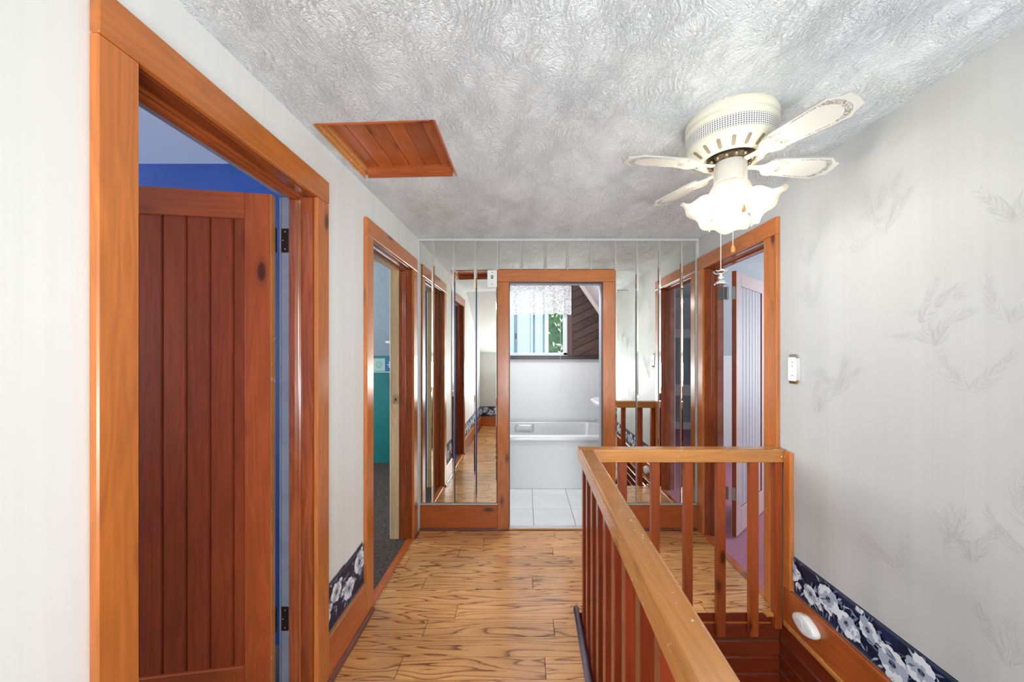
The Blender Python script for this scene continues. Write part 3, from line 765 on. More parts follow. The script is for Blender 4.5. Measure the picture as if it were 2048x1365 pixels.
while y > YE + 0.1:
    x0 = edge_x(y) + 0.008
    c = (x0 + 0.021, y + 0.0, (ZR0 - 0.15) / 2)
    if side0 is None:
        side0 = B(0, 0.042, 0, 0.042, -0.15, ZR0).build('baluster', RED[2], RAIL, bevel=0.003)
        side0.location = Vector(c) - ORI[RAIL.name]
    else: copy_part(side0, RAIL, c)
    y -= 0.149
B(1.372, XR - 0.0225, 2.0525, 2.098, -0.06, ZR0 - 0.0005).build('end_post', DARK[2], RAIL, bevel=0.003)
B(XR - 0.022, XR - 0.0005, 1.998, 2.0495, 0.1815, 0.921).build('wall_cleat', PINE[2], RAIL, bevel=0.003)

# ------------------------------------------------------------------ attic hatch
sz = ZC - sag((HX0 + HX1) / 2, (HY0 + HY1) / 2)
HT = empty('attic_hatch', ((HX0 + HX1) / 2, (HY0 + HY1) / 2, sz)); tag(HT, 'reddish boarded attic hatch recessed in the stucco ceiling', 'hatch')
zt = sz + 0.046
def hmould(poly, axis, a, b, m): MB().prism(poly, axis, a, b).build('frame_moulding', m, HT)
sec = [(0, -0.006), (0.006, -0.007), (0.008, 0.006), (0.015, 0.009), (0.017, 0.026), (0.022, 0.032), (0.022, zt - sz), (0, zt - sz)]
hmould([(HX0 + a, sz + b) for a, b in sec], 1, HY0, HY1, PINE_L[1])
hmould([(HX1 - a, sz + b) for a, b in sec], 1, HY0, HY1, PINE_R[1])
hmould([(HY1 - a, sz + b) for a, b in sec], 0, HX0 + 0.022, HX1 - 0.022, PINE_R[0])
hmould([(HY0 + a, sz + b) for a, b in sec], 0, HX0 + 0.022, HX1 - 0.022, PINE_R[0])
bw = (HX1 - HX0) / 6
for i in range(6):
    a = HX0 + i * bw; b = a + bw; v = 0.005
    poly = [(a + 0.0007, zt + v), (a + v, zt), (b - v, zt), (b - 0.0007, zt + v), (b - 0.0007, zt + 0.018), (a + 0.0007, zt + 0.018)]
    MB().prism(poly, 1, HY0, HY1).build('board', PINE_R[1], HT)

bpy.context.view_layer.update()
s0 = sag((HX0 + HX1) / 2, (HY0 + HY1) / 2)
for o in HT.children:                                # the hatch follows the slight fall of the ceiling
    for v in o.data.vertices:
        w = ORI[o.name] + v.co
        v.co.z -= sag(w.x, w.y) - s0

# ------------------------------------------------------------------ ceiling fan with light kit
FX, FY = 0.835, 1.525
FAN = empty('ceiling_fan', (FX, FY, ZC)); tag(FAN, 'cream four-blade ceiling fan with ruffled glass lamp shades', 'ceiling fan')
prof = [(0.168, 2.40), (0.171, 2.392), (0.171, 2.372), (0.167, 2.367), (0.170, 2.362), (0.170, 2.350), (0.166, 2.346), (0.168, 2.335)]
MB().lathe(prof, (FX, FY, 0), seg=56).build('housing', CREAM, FAN, smooth=True)
n = NT('perforated_band')
tcn = n.n('ShaderNodeTexCoord'); sp = n.n('ShaderNodeSeparateXYZ'); n.l(tcn.outputs['Object'], sp.inputs[0])
an = n.math('MULTIPLY', n.math('ARCTAN2', sp.outputs[1], sp.outputs[0]), 60.0)
zz = n.math('MULTIPLY', sp.outputs[2], 420.0)
d1 = n.math('SINE', n.math('ADD', an, zz)); d2 = n.math('SINE', n.math('SUBTRACT', an, zz))
hole = n.math('GREATER_THAN', n.math('MULTIPLY', d1, d2), 0.22)
n.l(n.mix(hole, (0.72, 0.70, 0.66, 1), (0.06, 0.055, 0.05, 1)), n.b.inputs['Base Color']); n.setb(Roughness=0.4)
MB().lathe([(0.168, 2.335), (0.1665, 2.290)], (FX, FY, 0), seg=56).build('vent_band', n.m, FAN, smooth=True)
MB().lathe([(0.1665, 2.290), (0.167, 2.282), (0.162, 2.268), (0.118, 2.2385), (0.108, 2.236), (0.100, 2.240), (0.098, 2.252), (0.0, 2.252)], (FX, FY, 0), seg=56).build('lower_bowl', CREAM, FAN, smooth=True)
slot0 = None
SLOT = plain('slot_dark', (0.22, 0.18, 0.12, 1), 0.5)
for i in range(18):
    a = 2 * math.pi * (i + 0.3) / 18
    ca, sa = math.cos(a), math.sin(a)
    pin, pout = (0.1225, 2.2415), (0.1555, 2.2636)
    L = math.hypot(pout[0] - pin[0], pout[1] - pin[1]); er = ((pout[0] - pin[0]) / L, (pout[1] - pin[1]) / L)
    nr = (er[1], -er[0])
    mb = MB(); pts = []
    for q in range(12):
        th = 2 * math.pi * q / 12
        l_ = L / 2 + (L / 2 - 0.006) * (1 if math.cos(th) > 0 else -1) + 0.0075 * math.cos(th); w = 0.0075 * math.sin(th)
        pts.append((l_, w))
    for lift in (-0.002, 0.0012):
        pass
    vv = []
    for lift in (-0.003, 0.0008):
        for l_, w in pts:
            r_ = pin[0] + er[0] * l_ + nr[0] * lift; z_ = pin[1] + er[1] * l_ + nr[1] * lift
            vv.append((FX + ca * r_ - sa * w, FY + sa * r_ + ca * w, z_))
    mb.add(vv, [tuple(range(11, -1, -1)), tuple(range(12, 24))] + [(q, (q + 1) % 12, 12 + (q + 1) % 12, 12 + q) for q in range(12)])
    mb.build('slot', SLOT, FAN)
MB().lathe([(0.0, 2.252), (0.088, 2.252), (0.088, 2.236), (0.070, 2.226), (0.0, 2.226)], (FX, FY, 0), seg=32).build('rotor', BRONZE, FAN, smooth=False)
n = NT('motor_windings'); 
mb = MB()
rr = random.Random(2)
for i in range(14):
    a = i * 2 * math.pi / 14
    mb.lathe([(0.009, 0), (0.011, 0.006), (0.008, 0.014)], (FX + 0.076 * math.cos(a), FY + 0.076 * math.sin(a), 2.238), (0, 0, -1), 8, cap=True)
mb.build('bolt_ring', plain('old_brass', (0.20, 0.15, 0.07, 1), 0.4, 0.8), FAN)
# blades
n = NT('stencil_print')
vo = n.noise(n.coords((1, 1, 1), rnd=False), 95.0, 2.0, 0.6, 1.2)
n.l(n.ramp(vo, [(0.44, (0.65, 0.635, 0.58, 1)), (0.5, (0.26, 0.25, 0.22, 1)), (0.60, (0.28, 0.27, 0.24, 1)), (0.66, (0.65, 0.635, 0.58, 1))]), n.b.inputs['Base Color']); n.setb(Roughness=0.45)
STEN = n.m
BLADE = plain('blade_white', (0.66, 0.645, 0.59, 1), 0.4)
BEDGE = plain('blade_edge', (0.42, 0.41, 0.38, 1), 0.5)
def blade(ang, pitch):
    def P(l_, w, h):
        ca, sa = math.cos(ang), math.sin(ang)
        hh = h * math.cos(pitch) + w * math.sin(pitch); ww = w * math.cos(pitch) - h * math.sin(pitch)
        return (FX + ca * l_ - sa * ww, FY + sa * l_ + ca * ww, 2.222 + hh)
    half = [(0.150, 0.030), (0.165, 0.042), (0.20, 0.050), (0.26, 0.055), (0.36, 0.062), (0.386, 0.063), (0.396, 0.058), (0.414, 0.043), (0.437, 0.036), (0.441, 0.0)]
    out = half + [(l_, -w) for l_, w in half[-2::-1]]
    m_ = len(out); t = 0.003
    vv = [P(l_, w, -t) for l_, w in out] + [P(l_, w, t) for l_, w in out]
    b = MB().add(vv, [tuple(range(m_ - 1, -1, -1)), tuple(range(m_, 2 * m_))], 0)
    b.add(vv, [(i, (i + 1) % m_, m_ + (i + 1) % m_, m_ + i) for i in range(m_)], 1)
    bl = b.build('blade', [BLADE, BEDGE], FAN)
    # stencilled scroll band following the tip and sides, printed on the underside
    inner = lambda l_, w: ((l_ - 0.290) * 0.80 + 0.285, w * 0.72)
    mid = lambda l_, w: ((l_ - 0.290) * 0.93 + 0.288, w * 0.90)
    seq = [(0.26, 0.055), (0.31, 0.0585), (0.36, 0.062), (0.395, 0.060), (0.414, 0.045), (0.428, 0.02), (0.43, 0.0)]
    seq = seq + [(l_, -w) for l_, w in seq[-2::-1]]
    s_ = MB(); vv = []
    for l_, w in seq:
        a_, b_ = mid(l_, w); c_, d_ = inner(l_, w); 
        if l_ < 0.38: d_ = b_ * 0.90
        vv += [P(a_, b_, -t - 0.0004), P(c_, d_, -t - 0.0004)]
    s_.add(vv, [(2 * i, 2 * i + 2, 2 * i + 3, 2 * i + 1) for i in range(len(seq) - 1)])
    s_.build('stencil_band', STEN, bl)
    # scrolled iron: arm and winged plate with two lobes
    ir = MB(); z0, z1 = -t - 0.0075, -t - 0.0006
    arm = [(0.070, 0.010), (0.115, 0.009), (0.135, 0.016), (0.150, 0.034), (0.172, 0.044), (0.196, 0.044), (0.188, 0.036), (0.210, 0.034), (0.226, 0.028), (0.204, 0.022), (0.192, 0.010), (0.206, 0.0)]
    arm = arm + [(l_, -w) for l_, w in arm[-2::-1]]
    k_ = len(arm)
    vv = [P(l_, w, z0) for l_, w in arm] + [P(l_, w, z1) for l_, w in arm]
    ir.add(vv, [tuple(range(k_ - 1, -1, -1)), tuple(range(k_, 2 * k_))] + [(i, (i + 1) % k_, k_ + (i + 1) % k_, k_ + i) for i in range(k_)])
    for s in (-1, 1):
        ir.tube([P(0.14 + 0.012 * q, s * (0.012 + 0.024 * math.sin(q * 0.55)), z0 - 0.001) for q in range(7)], 0.0028, 6)
    ir.build('blade_iron', CREAM, bl)
for a in (-69, 4, 109, 185): blade(R(a), R(-11))
# switch housing and light kit
MB().lathe([(0.0, 2.236), (0.060, 2.236), (0.061, 2.230), (0.061, 2.150), (0.058, 2.147), (0.060, 2.144), (0.060, 2.136), (0.052, 2.128), (0.0, 2.128)], (FX, FY, 0), seg=36).build('switch_housing', plain('grey_cream', (0.42, 0.41, 0.37, 1), 0.35), FAN, smooth=False)
MB().lathe([(0.052, 2.128), (0.056, 2.118), (0.046, 2.100), (0.030, 2.090), (0.018, 2.082), (0.012, 2.066), (0.0, 2.062)], (FX, FY, 0), seg=32).build('light_fitter', CREAM, FAN, smooth=True)
n = NT('frosted_glass_shade')
tr = n.n('ShaderNodeBsdfTransparent'); tr.inputs[0].default_value = (1, 0.97, 0.9, 1)
tl = n.n('ShaderNodeBsdfTranslucent'); tl.inputs[0].default_value = (0.40, 0.36, 0.28, 1)
gl = n.n('ShaderNodeBsdfDiffuse'); gl.inputs[0].default_value = (0.6, 0.57, 0.5, 1)
em = n.n('ShaderNodeEmission'); em.inputs[0].default_value = (1, 0.93, 0.80, 1); em.inputs[1].default_value = 0.12
m1 = n.n('ShaderNodeMixShader'); m1.inputs[0].default_value = 0.38; n.l(tl.outputs[0], m1.inputs[1]); n.l(tr.outputs[0], m1.inputs[2])
m2 = n.n('ShaderNodeMixShader'); m2.inputs[0].default_value = 0.2; n.l(m1.outputs[0], m2.inputs[1]); n.l(gl.outputs[0], m2.inputs[2])
a1 = n.n('ShaderNodeAddShader'); n.l(m2.outputs[0], a1.inputs[0]); n.l(em.outputs[0], a1.inputs[1])
n.l(a1.outputs[0], n.out.inputs[0]); SHADE = n.m
n = NT('lit_bulb'); n.setb(Base_Color=(1, 1, 1, 1)); n.b.inputs['Emission Color'].default_value = (1, 0.92, 0.78, 1); n.b.inputs['Emission Strength'].default_value = 6
BULB = n.m
for ai, a in enumerate((241, 331, 151, 61)):
    ca, sa = math.cos(R(a)), math.sin(R(a))
    o0 = Vector((FX + ca * 0.045, FY + sa * 0.045, 2.108)); ax = Vector((ca * 0.74, sa * 0.74, -0.67)).normalized()
    MB().lathe([(0.016, -0.012), (0.020, 0.0), (0.026, 0.010), (0.028, 0.022), (0.024, 0.026)], o0, ax, 20).build('shade_holder', CREAM, FAN, smooth=True)
    pr_ = [(0.022, 0.018), (0.036, 0.028), (0.046, 0.045), (0.050, 0.065), (0.053, 0.083), (0.061, 0.098), (0.074, 0.110), (0.086, 0.116)]
    def ruf(j, th):
        k_ = max(0, (j - 3) / 4.0) ** 1.5
        return (0.004 * k_ * math.sin(6 * th), 0.0065 * k_ * math.cos(6 * th))
    sh = MB().lathe(pr_, o0, ax, 64, ruffle=ruf).build('lamp_shade', SHADE, FAN, smooth=True)
    bp = [(0.010, 0.012), (0.012, 0.03), (0.020, 0.045), (0.024, 0.060), (0.020, 0.076), (0.010, 0.085), (0.0, 0.087)]
    MB().lathe(bp, o0, ax, 16).build('bulb', BULB, sh, smooth=True)
    l = bpy.data.lights.new('fan_lamp', 'POINT'); l.energy = 4.4; l.color = (1, 0.975, 0.95); l.shadow_soft_size = 0.035
    lo = bpy.data.objects.new('fan_lamp', l); col.objects.link(lo); lo.location = o0 + ax * 0.070
# pull chains
def chain(x, y, z0, z1, mat, kind):
    mb = MB(); z = z0; pr_ = []
    while z > z1:
        pr_ += [(0.0009, z), (0.0021, z - 0.0018), (0.0009, z - 0.0036)]; z -= 0.0042
    c = mb.lathe(pr_, (x, y, 0), seg=7).build('pull_chain', mat, FAN, smooth=True)
    if kind == 'wood':
        MB().lathe([(0.0015, 0), (0.004, -0.005), (0.0075, -0.018), (0.0078, -0.024), (0.005, -0.030), (0.0, -0.031)], (x, y, z1), seg=16).build('pull_knob', wood('pull_wood', hexc(214, 160, 90), 2, knots=False), c, smooth=True)
    else:
        MB().lathe([(0.003, 0.0), (0.010, -0.004), (0.026, 0.004), (0.027, 0.002), (0.010, -0.009), (0.004, -0.012)], (x, y, z1), seg=24,
                   ruffle=lambda j, th: (0.003 * math.sin(7 * th), 0.003 * math.cos(7 * th)) if j in (2, 3) else (0, 0)).build('pull_flower', CHROME, c, smooth=True)
        MB().lathe([(0.003, -0.010), (0.009, -0.016), (0.010, -0.022), (0.006, -0.029), (0.010, -0.032), (0.018, -0.038), (0.024, -0.048), (0.0, -0.044)], (x, y, z1), seg=20,
                   ruffle=lambda j, th: (0.002 * math.sin(5 * th), 0)).build('pull_bell', CHROME, c, smooth=True)
chain(0.790, 1.425, 2.12, 1.870, ALU, 'wood')
chain(0.752, 1.440, 2.02, 1.768, ALU, 'metal')
chain(0.812, 1.392, 2.165, 2.012, BRASS, 'wood')

# ------------------------------------------------------------------ switches and plug-in device
SWM = B(-0.310, -0.230, YB - 0.0225, YB - 0.0075, 1.990, 2.134).build('switch_plate', PLASTIC, bevel=0.004); tag(SWM, 'white toggle switch plate on the mirror wall beside the bathroom frame', 'light switch')
B(-0.279, -0.261, YB - 0.0232, YB - 0.0226, 2.062, 2.088).build('toggle_slot', BLACK, SWM)
B(-0.274, -0.266, YB - 0.034, YB - 0.0233, 2.068, 2.080).build('toggle', PLASTIC, SWM, bevel=0.001)
for z in (2.114, 2.020): MB().lathe([(0.004, 0), (0.0, 0.0015)], (-0.270, YB - 0.0226, z), (0, -1, 0), 8).build('screw', BRONZE, SWM)
SWR = empty('light_switch', (XR, 1.99, 1.37)); tag(SWR, 'white light switch in a chrome surround on the right wallpaper', 'light switch')
oct_ = lambda y0, y1, z0, z1, c: [(y0, z0 + c), (y0 + c, z0), (y1 - c, z0), (y1, z0 + c), (y1, z1 - c), (y1 - c, z1), (y0 + c, z1), (y0, z1 - c)]
po = oct_(1.945, 2.035, 1.292, 1.448, 0.018); pi_ = oct_(1.957, 2.023, 1.306, 1.434, 0.008)
vv = [(XR - 0.001, a, b) for a, b in po] + [(XR - 0.009, a, b) for a, b in po] + [(XR - 0.016, a, b) for a, b in pi_] + [(XR - 0.010, a, b) for a, b in pi_]
MB().add(vv, [(i + 8 * q, (i + 1) % 8 + 8 * q, 8 + (i + 1) % 8 + 8 * q, 8 + i + 8 * q) for q in range(3) for i in range(8)] + [tuple(range(24, 32))]).build('bezel', CHROME, SWR)
sp_ = MB().prism(oct_(1.9575, 2.0225, 1.3065, 1.4335, 0.007), 0, XR - 0.0145, XR - 0.0102).build('face_plate', PLASTIC, SWR, bevel=0.001)
B(XR - 0.0240, XR - 0.0146, 1.985, 1.995, 1.350, 1.366).build('toggle', PLASTIC, sp_, bevel=0.001)
for z in (1.405, 1.385, 1.335): MB().lathe([(0.0032, 0), (0.0, 0.001)], (XR - 0.0147, 1.990, z), (-1, 0, 0), 8).build('screw', BRONZE, sp_)

# lemon-shaped plug-in unit on the right baseboard
DV = empty('plug_in_unit', (XR - 0.022, 1.865, 0.05)); tag(DV, 'white almond-shaped plug-in unit on the right baseboard above the stairwell', 'plug-in unit')
n_ = 28; rings = []
for (k_, off_) in ((0.96, 0.0), (1.0, 0.010), (0.97, 0.024), (0.86, 0.033), (0.55, 0.036)):
    ring = []
    for i in range(n_):
        th = 2 * math.pi * i / n_; c, s = math.cos(th), math.sin(th)
        u = 0.080 * (abs(c) ** 1.15) * (1 if c > 0 else -1); w = 0.047 * s * (1 - 0.12 * abs(c))
        ring.append((XR - 0.0225 - off_, 1.865 + u * k_, 0.100 + w * k_))
    rings.append(ring)
vv = [p for r_ in rings for p in r_]
fs_ = [(j * n_ + i, j * n_ + (i + 1) % n_, (j + 1) * n_ + (i + 1) % n_, (j + 1) * n_ + i) for j in range(4) for i in range(n_)]
fs_ += [tuple(range(n_ - 1, -1, -1)), tuple(range(4 * n_, 5 * n_))]
MB().add(vv, fs_).build('case', PLASTIC, DV, smooth=False)
MB().lathe([(0.019, 0), (0.019, 0.0015), (0.016, 0.0025), (0.0, 0.0025)], (XR - 0.0585, 1.875, 0.105), (-1, 0, 0), 20).build('button', plain('grey_white', (0.74, 0.74, 0.73, 1), 0.4), DV)
for q in range(3): B(XR - 0.0595, XR - 0.0583, 1.835, 1.862, 0.083 + q * 0.007, 0.085 + q * 0.007).build('vent_line', MATS['grey_white'], DV)

# ------------------------------------------------------------------ bathroom
BATHW = plain('bathroom_white', (0.80, 0.81, 0.83, 1), 0.4)
YW = 4.85
bw_ = MB()
WX0, WX1, WZ0, WZ1 = -0.78, 0.546, 1.418, 2.28
bw_.box(XL, XR, YW, YW + 0.12, -0.25, WZ0); bw_.box(XL, WX0, YW, YW + 0.12, WZ0, 2.55)
bw_.box(WX1, XR, YW, YW + 0.12, WZ0, 2.55); bw_.box(WX0, WX1, YW, YW + 0.12, WZ1, 2.55)
wall_bath = struct(bw_, 'wall_bathroom', BATHW, 'white bathroom wall below the window seen through the doorway', 'wall')
struct(MB().box(XL, XR, 3.22, YW, ZC, 2.55), 'ceiling_bathroom', BATHW, 'bathroom ceiling', 'ceiling')
sl = MB().prism([(0.70, ZC), (XR, ZC), (XR, 1.34)], 1, 3.225, YW - 0.002)
struct(sl, 'ceiling_bathroom_slope', plain('pinkish_white', (0.80, 0.72, 0.72, 1), 0.5), 'pinkish white sloped ceiling beside the dark diagonal boards', 'ceiling')
fb = struct(MB().box(XL, XR, 3.13, YW, -0.22, -0.012), 'floor_bathroom', plain('grout', (0.30, 0.31, 0.32, 1), 0.8), 'white square tiled bathroom floor', 'floor')
TILE = noisy('white_tile', (0.74, 0.76, 0.78, 1), (0.82, 0.83, 0.84, 1), 3.0, 0.18)
tx = [0.074 + 0.354 * i for i in range(-3, 4)]; ty = [3.145] + [3.49 + 0.345 * i for i in range(0, 4)]
tx = [XL] + [x for x in tx if x > XL + 0.05] + [XR]
for xa, xb in zip(tx, tx[1:]):
    for ya, yb in zip(ty, ty[1:]):
        if ya < 4.0: B(xa + 0.002, xb - 0.002, ya + 0.002, yb - 0.002, -0.011, 0.0).build('tile', TILE, fb, bevel=0.0015)
# bathtub
TUBW = plain('tub_enamel', (0.80, 0.81, 0.82, 1), 0.2); TUB_SHADE = plain('tub_shaded', (0.62, 0.635, 0.65, 1), 0.25)  # shading inside the white tub is put into the second colour
TUB = empty('bathtub', (0.0, 4.4, 0)); tag(TUB, 'white built-in bathtub with smooth apron under the bathroom window', 'bathtub')
B(XL + 0.002, 0.96, 3.990, 4.02, 0.001, 0.552).build('apron', BATHW, TUB, bevel=0.004)
# rim and basin
X0, X1, Y0, Y1 = XL + 0.002, 0.96, 3.975, 4.845
def rrect(x0, x1, y0, y1, r, z, n_=6):
    pts = []
    for cx, cy, a0 in ((x1 - r, y1 - r, 0), (x0 + r, y1 - r, 90), (x0 + r, y0 + r, 180), (x1 - r, y0 + r, 270)):
        for i in range(n_ + 1):
            a = R(a0 + 90 * i / n_); pts.append((cx + r * math.cos(a), cy + r * math.sin(a), z))
    return pts
loops = [rrect(X0, X1, Y0, Y1, 0.01, 0.520), rrect(X0, X1, Y0, Y1, 0.012, 0.556), rrect(X0 + .006, X1 - .006, Y0 + .006, Y1 - .006, 0.02, 0.566),
         rrect(X0 + .07, X1 - .06, Y0 + .065, Y1 - .05, 0.14, 0.566), rrect(X0 + .085, X1 - .075, Y0 + .08, Y1 - .06, 0.14, 0.553),
         rrect(X0 + .14, X1 - .11, Y0 + .13, Y1 - .11, 0.14, 0.20), rrect(X0 + .2, X1 - .17, Y0 + .19, Y1 - .17, 0.10, 0.155)]
m_ = len(loops[0]); vv = [p for l_ in loops for p in l_]
fs_ = [(j * m_ + i, j * m_ + (i + 1) % m_, (j + 1) * m_ + (i + 1) % m_, (j + 1) * m_ + i) for j in range(len(loops) - 1) for i in range(m_)] + [tuple(range((len(loops) - 1) * m_, len(loops) * m_))]
MB().add(vv, [f for f in fs_ if min(f) < 3 * m_]).add(vv, [f for f in fs_ if min(f) >= 3 * m_], 1).build('basin', [TUBW, TUB_SHADE], TUB, smooth=True)
ups = MB().box(X0, 0.90, 4.815, 4.846, 0.5665, 0.605).build('upstand', TUB_SHADE, TUB, bevel=0.003)
bar = [(-0.118, 4.76, 0.53), (-0.115, 4.725, 0.535), (-0.108, 4.715, 0.535)] + [(-0.108 + 0.02 * i, 4.715, 0.535) for i in range(1, 11)] + [(0.10, 4.725, 0.535), (0.104, 4.76, 0.53)]
MB().tube(bar, 0.009, 10).build('grab_handle', CHROME, TUB, smooth=True)
# wash basin on the right
WB = empty('wash_basin', (1.05, 3.95, 0.75)); tag(WB, 'white rounded wash basin edge behind the bathroom door frame', 'wash basin')
lp = [rrect(0.72, XR - 0.002, 3.66, 4.16, 0.12, 0.958), rrect(0.705, XR - 0.002, 3.645, 4.175, 0.13, 0.945), rrect(0.71, XR - 0.002, 3.65, 4.17, 0.13, 0.918),
      rrect(0.78, XR - 0.002, 3.71, 4.11, 0.14, 0.87), rrect(0.90, XR - 0.002, 3.78, 4.03, 0.12, 0.80)]
m_ = len(lp[0]); vv = [p for l_ in lp for p in l_]
MB().add(vv, [(j * m_ + i, j * m_ + (i + 1) % m_, (j + 1) * m_ + (i + 1) % m_, (j + 1) * m_ + i) for j in range(4) for i in range(m_)] + [tuple(range(4 * m_, 5 * m_)), tuple(range(m_ - 1, -1, -1))]).build('bowl', TUBW, WB, smooth=False)
MB().tube([(1.36, 3.91, 0.958), (1.36, 3.91, 1.05), (1.33, 3.91, 1.08), (1.25, 3.91, 1.07)], 0.012, 10).build('tap', CHROME, WB, smooth=True)
# dark diagonal boards
DIAG = wood('dark_cedar', hexc(84, 60, 52), 0, rough=0.45, contrast=0.35, coat=0.05, vary=0.4, knots=False)
reg = [(0.613, 1.412), (XR, 1.412), (XR, 1.36), (0.70, ZC), (0.613, ZC)]
reg = [(0.613, 1.412), (1.38, 1.412), (0.70, ZC - 0.002), (0.613, ZC - 0.002)]
def clip(poly, nx, nz, d):
    out = []
    for i in range(len(poly)):
        p, q = poly[i], poly[(i + 1) % len(poly)]
        a = p[0] * nx + p[1] * nz - d; b = q[0] * nx + q[1] * nz - d
        if a <= 0: out.append(p)
        if (a < 0) != (b < 0) and abs(a - b) > 1e-9:
            t = a / (a - b); out.append((p[0] + (q[0] - p[0]) * t, p[1] + (q[1] - p[1]) * t))
    return out
an_ = R(26); nx, nz = -math.sin(an_), math.cos(an_)
d = 0.2
while d < 2.4:
    pg = clip(clip(reg, nx, nz, d + 0.094), -nx, -nz, -(d + 0.002))
    if len(pg) >= 3 and max(p[0] for p in pg) - min(p[0] for p in pg) > 0.01:
        o = MB().prism([(x, z) for x, z in pg], 1, YW - 0.018, YW - 0.0035).build('diagonal_board', DIAG, wall_bath, bevel=0.002)
    d += 0.096
MB().prism(reg, 1, YW - 0.003, YW - 0.0005).build('board_backing', plain('backing_dark', (0.012, 0.009, 0.008, 1), 0.8), wall_bath)
MB().prism([(0.700, ZC - 0.004), (0.640, ZC - 0.004), (1.35, 1.36), (1.41, 1.36)], 1, YW - 0.03, YW - 0.0185).build('slope_trim', MATS['pinkish_white'], wall_bath)
# window
WN = empty('window_1', ((WX0 + WX1) / 2, YW, WZ0)); tag(WN, 'white sliding bathroom window with pale blue sash bars', 'window', kind='structure')
WFR = plain('window_white', (0.80, 0.84, 0.90, 1), 0.35); SASH = plain('sash_blue_grey', hexc(136, 152, 178), 0.4)
TRB = plain('brown_trim', hexc(92, 66, 62), 0.4)
B(WX1 - 0.048, WX1, YW, YW + 0.08, WZ0, WZ1).build('frame', WFR, WN, bevel=0.003)
B(WX0, WX0 + 0.05, YW, YW + 0.08, WZ0, WZ1).build('frame', WFR, WN, bevel=0.003)
B(WX0, WX1, YW, YW + 0.08, WZ0, WZ0 + 0.032).build('frame', WFR, WN, bevel=0.003)
B(WX0, WX1, YW, YW + 0.08, WZ1 - 0.04, WZ1).build('frame', WFR, WN, bevel=0.003)
for xa, xb, y_ in ((0.262, 0.306, 0.02), (0.232, 0.258, 0.055), (0.102, 0.132, 0.05), (-0.134, -0.100, 0.02)):
    B(xa, xb, YW + y_, YW + y_ + 0.022, WZ0 + 0.032, WZ1 - 0.04).build('sash_bar', SASH if xa < 0.26 else WFR, WN, bevel=0.002)
B(-0.128, -0.110, YW + 0.008, YW + 0.0195, 1.63, 1.70).build('latch', TRB, WN, bevel=0.002)
GLASS = NT('window_glass')
t_ = GLASS.n('ShaderNodeBsdfTransparent'); t_.inputs[0].default_value = (0.93, 0.97, 0.98, 1)
g_ = GLASS.n('ShaderNodeBsdfGlossy'); g_.inputs['Roughness'].default_value = 0.02
mx = GLASS.n('ShaderNodeMixShader'); mx.inputs[0].default_value = 0.015
GLASS.l(t_.outputs[0], mx.inputs[1]); GLASS.l(g_.outputs[0], mx.inputs[2]); GLASS.l(mx.outputs[0], GLASS.out.inputs[0]); GLASS = GLASS.m
for xa, xb, y_ in ((0.306, WX1 - 0.048, 0.03), (-0.10, 0.262, 0.03), (WX0 + 0.05, -0.134, 0.03)):
    B(xa, xb, YW + y_, YW + y_ + 0.004, WZ0 + 0.032, WZ1 - 0.04).build('pane', GLASS, WN)
B(WX1, 0.612, YW - 0.022, YW - 0.0002, WZ0, ZC - 0.002).build('side_trim', TRB, WN, bevel=0.003)
B(WX0 - 0.07, 1.30, YW - 0.06, YW - 0.0002, 1.366, 1.4115).build('sill', plain('dark_sill', hexc(56, 40, 44), 0.35), WN, bevel=0.004)
# roller of slats behind the lace and the lace valance
BLD = empty('window_blind', (0, YW - 0.03, 2.2)); tag(BLD, 'white raised slat blind behind the lace valance', 'blind')
for i in range(9):
    z = 2.335 - i * 0.022
    MB().prism([(YW - 0.040, z), (YW - 0.024, z + 0.004), (YW - 0.008, z + 0.006), (YW - 0.008, z + 0.008), (YW - 0.040, z + 0.0025)], 0, WX0, 0.535).build('slat', WFR, BLD)
cd = MB().tube([(0.452, YW - 0.068, 2.14), (0.452, YW - 0.07, 1.0)], 0.0016, 6).build('cord', WHITE, BLD)
MB().lathe([(0.002, 0), (0.006, -0.01), (0.007, -0.03), (0.0, -0.035)], (0.452, YW - 0.07, 1.0), seg=10).build('tassel', WHITE, cd)
n = NT('lace')
v = n.coords((1, 1, 1), rnd=False)
vo = n.n('ShaderNodeTexVoronoi'); n.l(v, vo.inputs['Vector']); vo.inputs['Scale'].default_value = 42.0; vo.feature = 'DISTANCE_TO_EDGE'
ns = n.noise(v, 34.0, 3.0, 0.6)
hole = n.math('MULTIPLY', n.math('GREATER_THAN', vo.outputs['Distance'], 0.16), n.math('LESS_THAN', ns, 0.52))
alpha = n.math('SUBTRACT', 0.88, n.math('MULTIPLY', hole, 0.55))
n.l(alpha, n.b.inputs['Alpha']); n.setb(Base_Color=(0.88, 0.87, 0.88, 1), Roughness=0.8)
n.b.inputs['Transmission Weight'].default_value = 0.0
LACE = n.m
VX0, VX1 = WX0, 0.590
VAL = empty('lace_valance', ((VX0 + VX1) / 2, YW - 0.1, 2.33)); tag(VAL, 'white lace valance hanging over the bathroom window', 'curtain')
mb = MB(); NU, NV = 150, 14; vv = []
for j in range(NV + 1):
    t = j / NV
    for i in range(NU + 1):
        u = i / NU; x = VX0 + (VX1 - VX0) * u
        yy = YW - 0.090 - 0.014 * (0.4 + t) * math.sin(u * 62 + 1.2 * math.sin(u * 9)) - 0.006 * math.sin(u * 131)
        zb = 1.942 + 0.012 * math.sin(u * 75)
        vv.append((x, yy, 2.345 + (zb - 2.345) * t))
mb.add(vv, [(j * (NU + 1) + i, j * (NU + 1) + i + 1, (j + 1) * (NU + 1) + i + 1, (j + 1) * (NU + 1) + i) for j in range(NV) for i in range(NU)])
mb.build('lace', LACE, VAL, smooth=True)
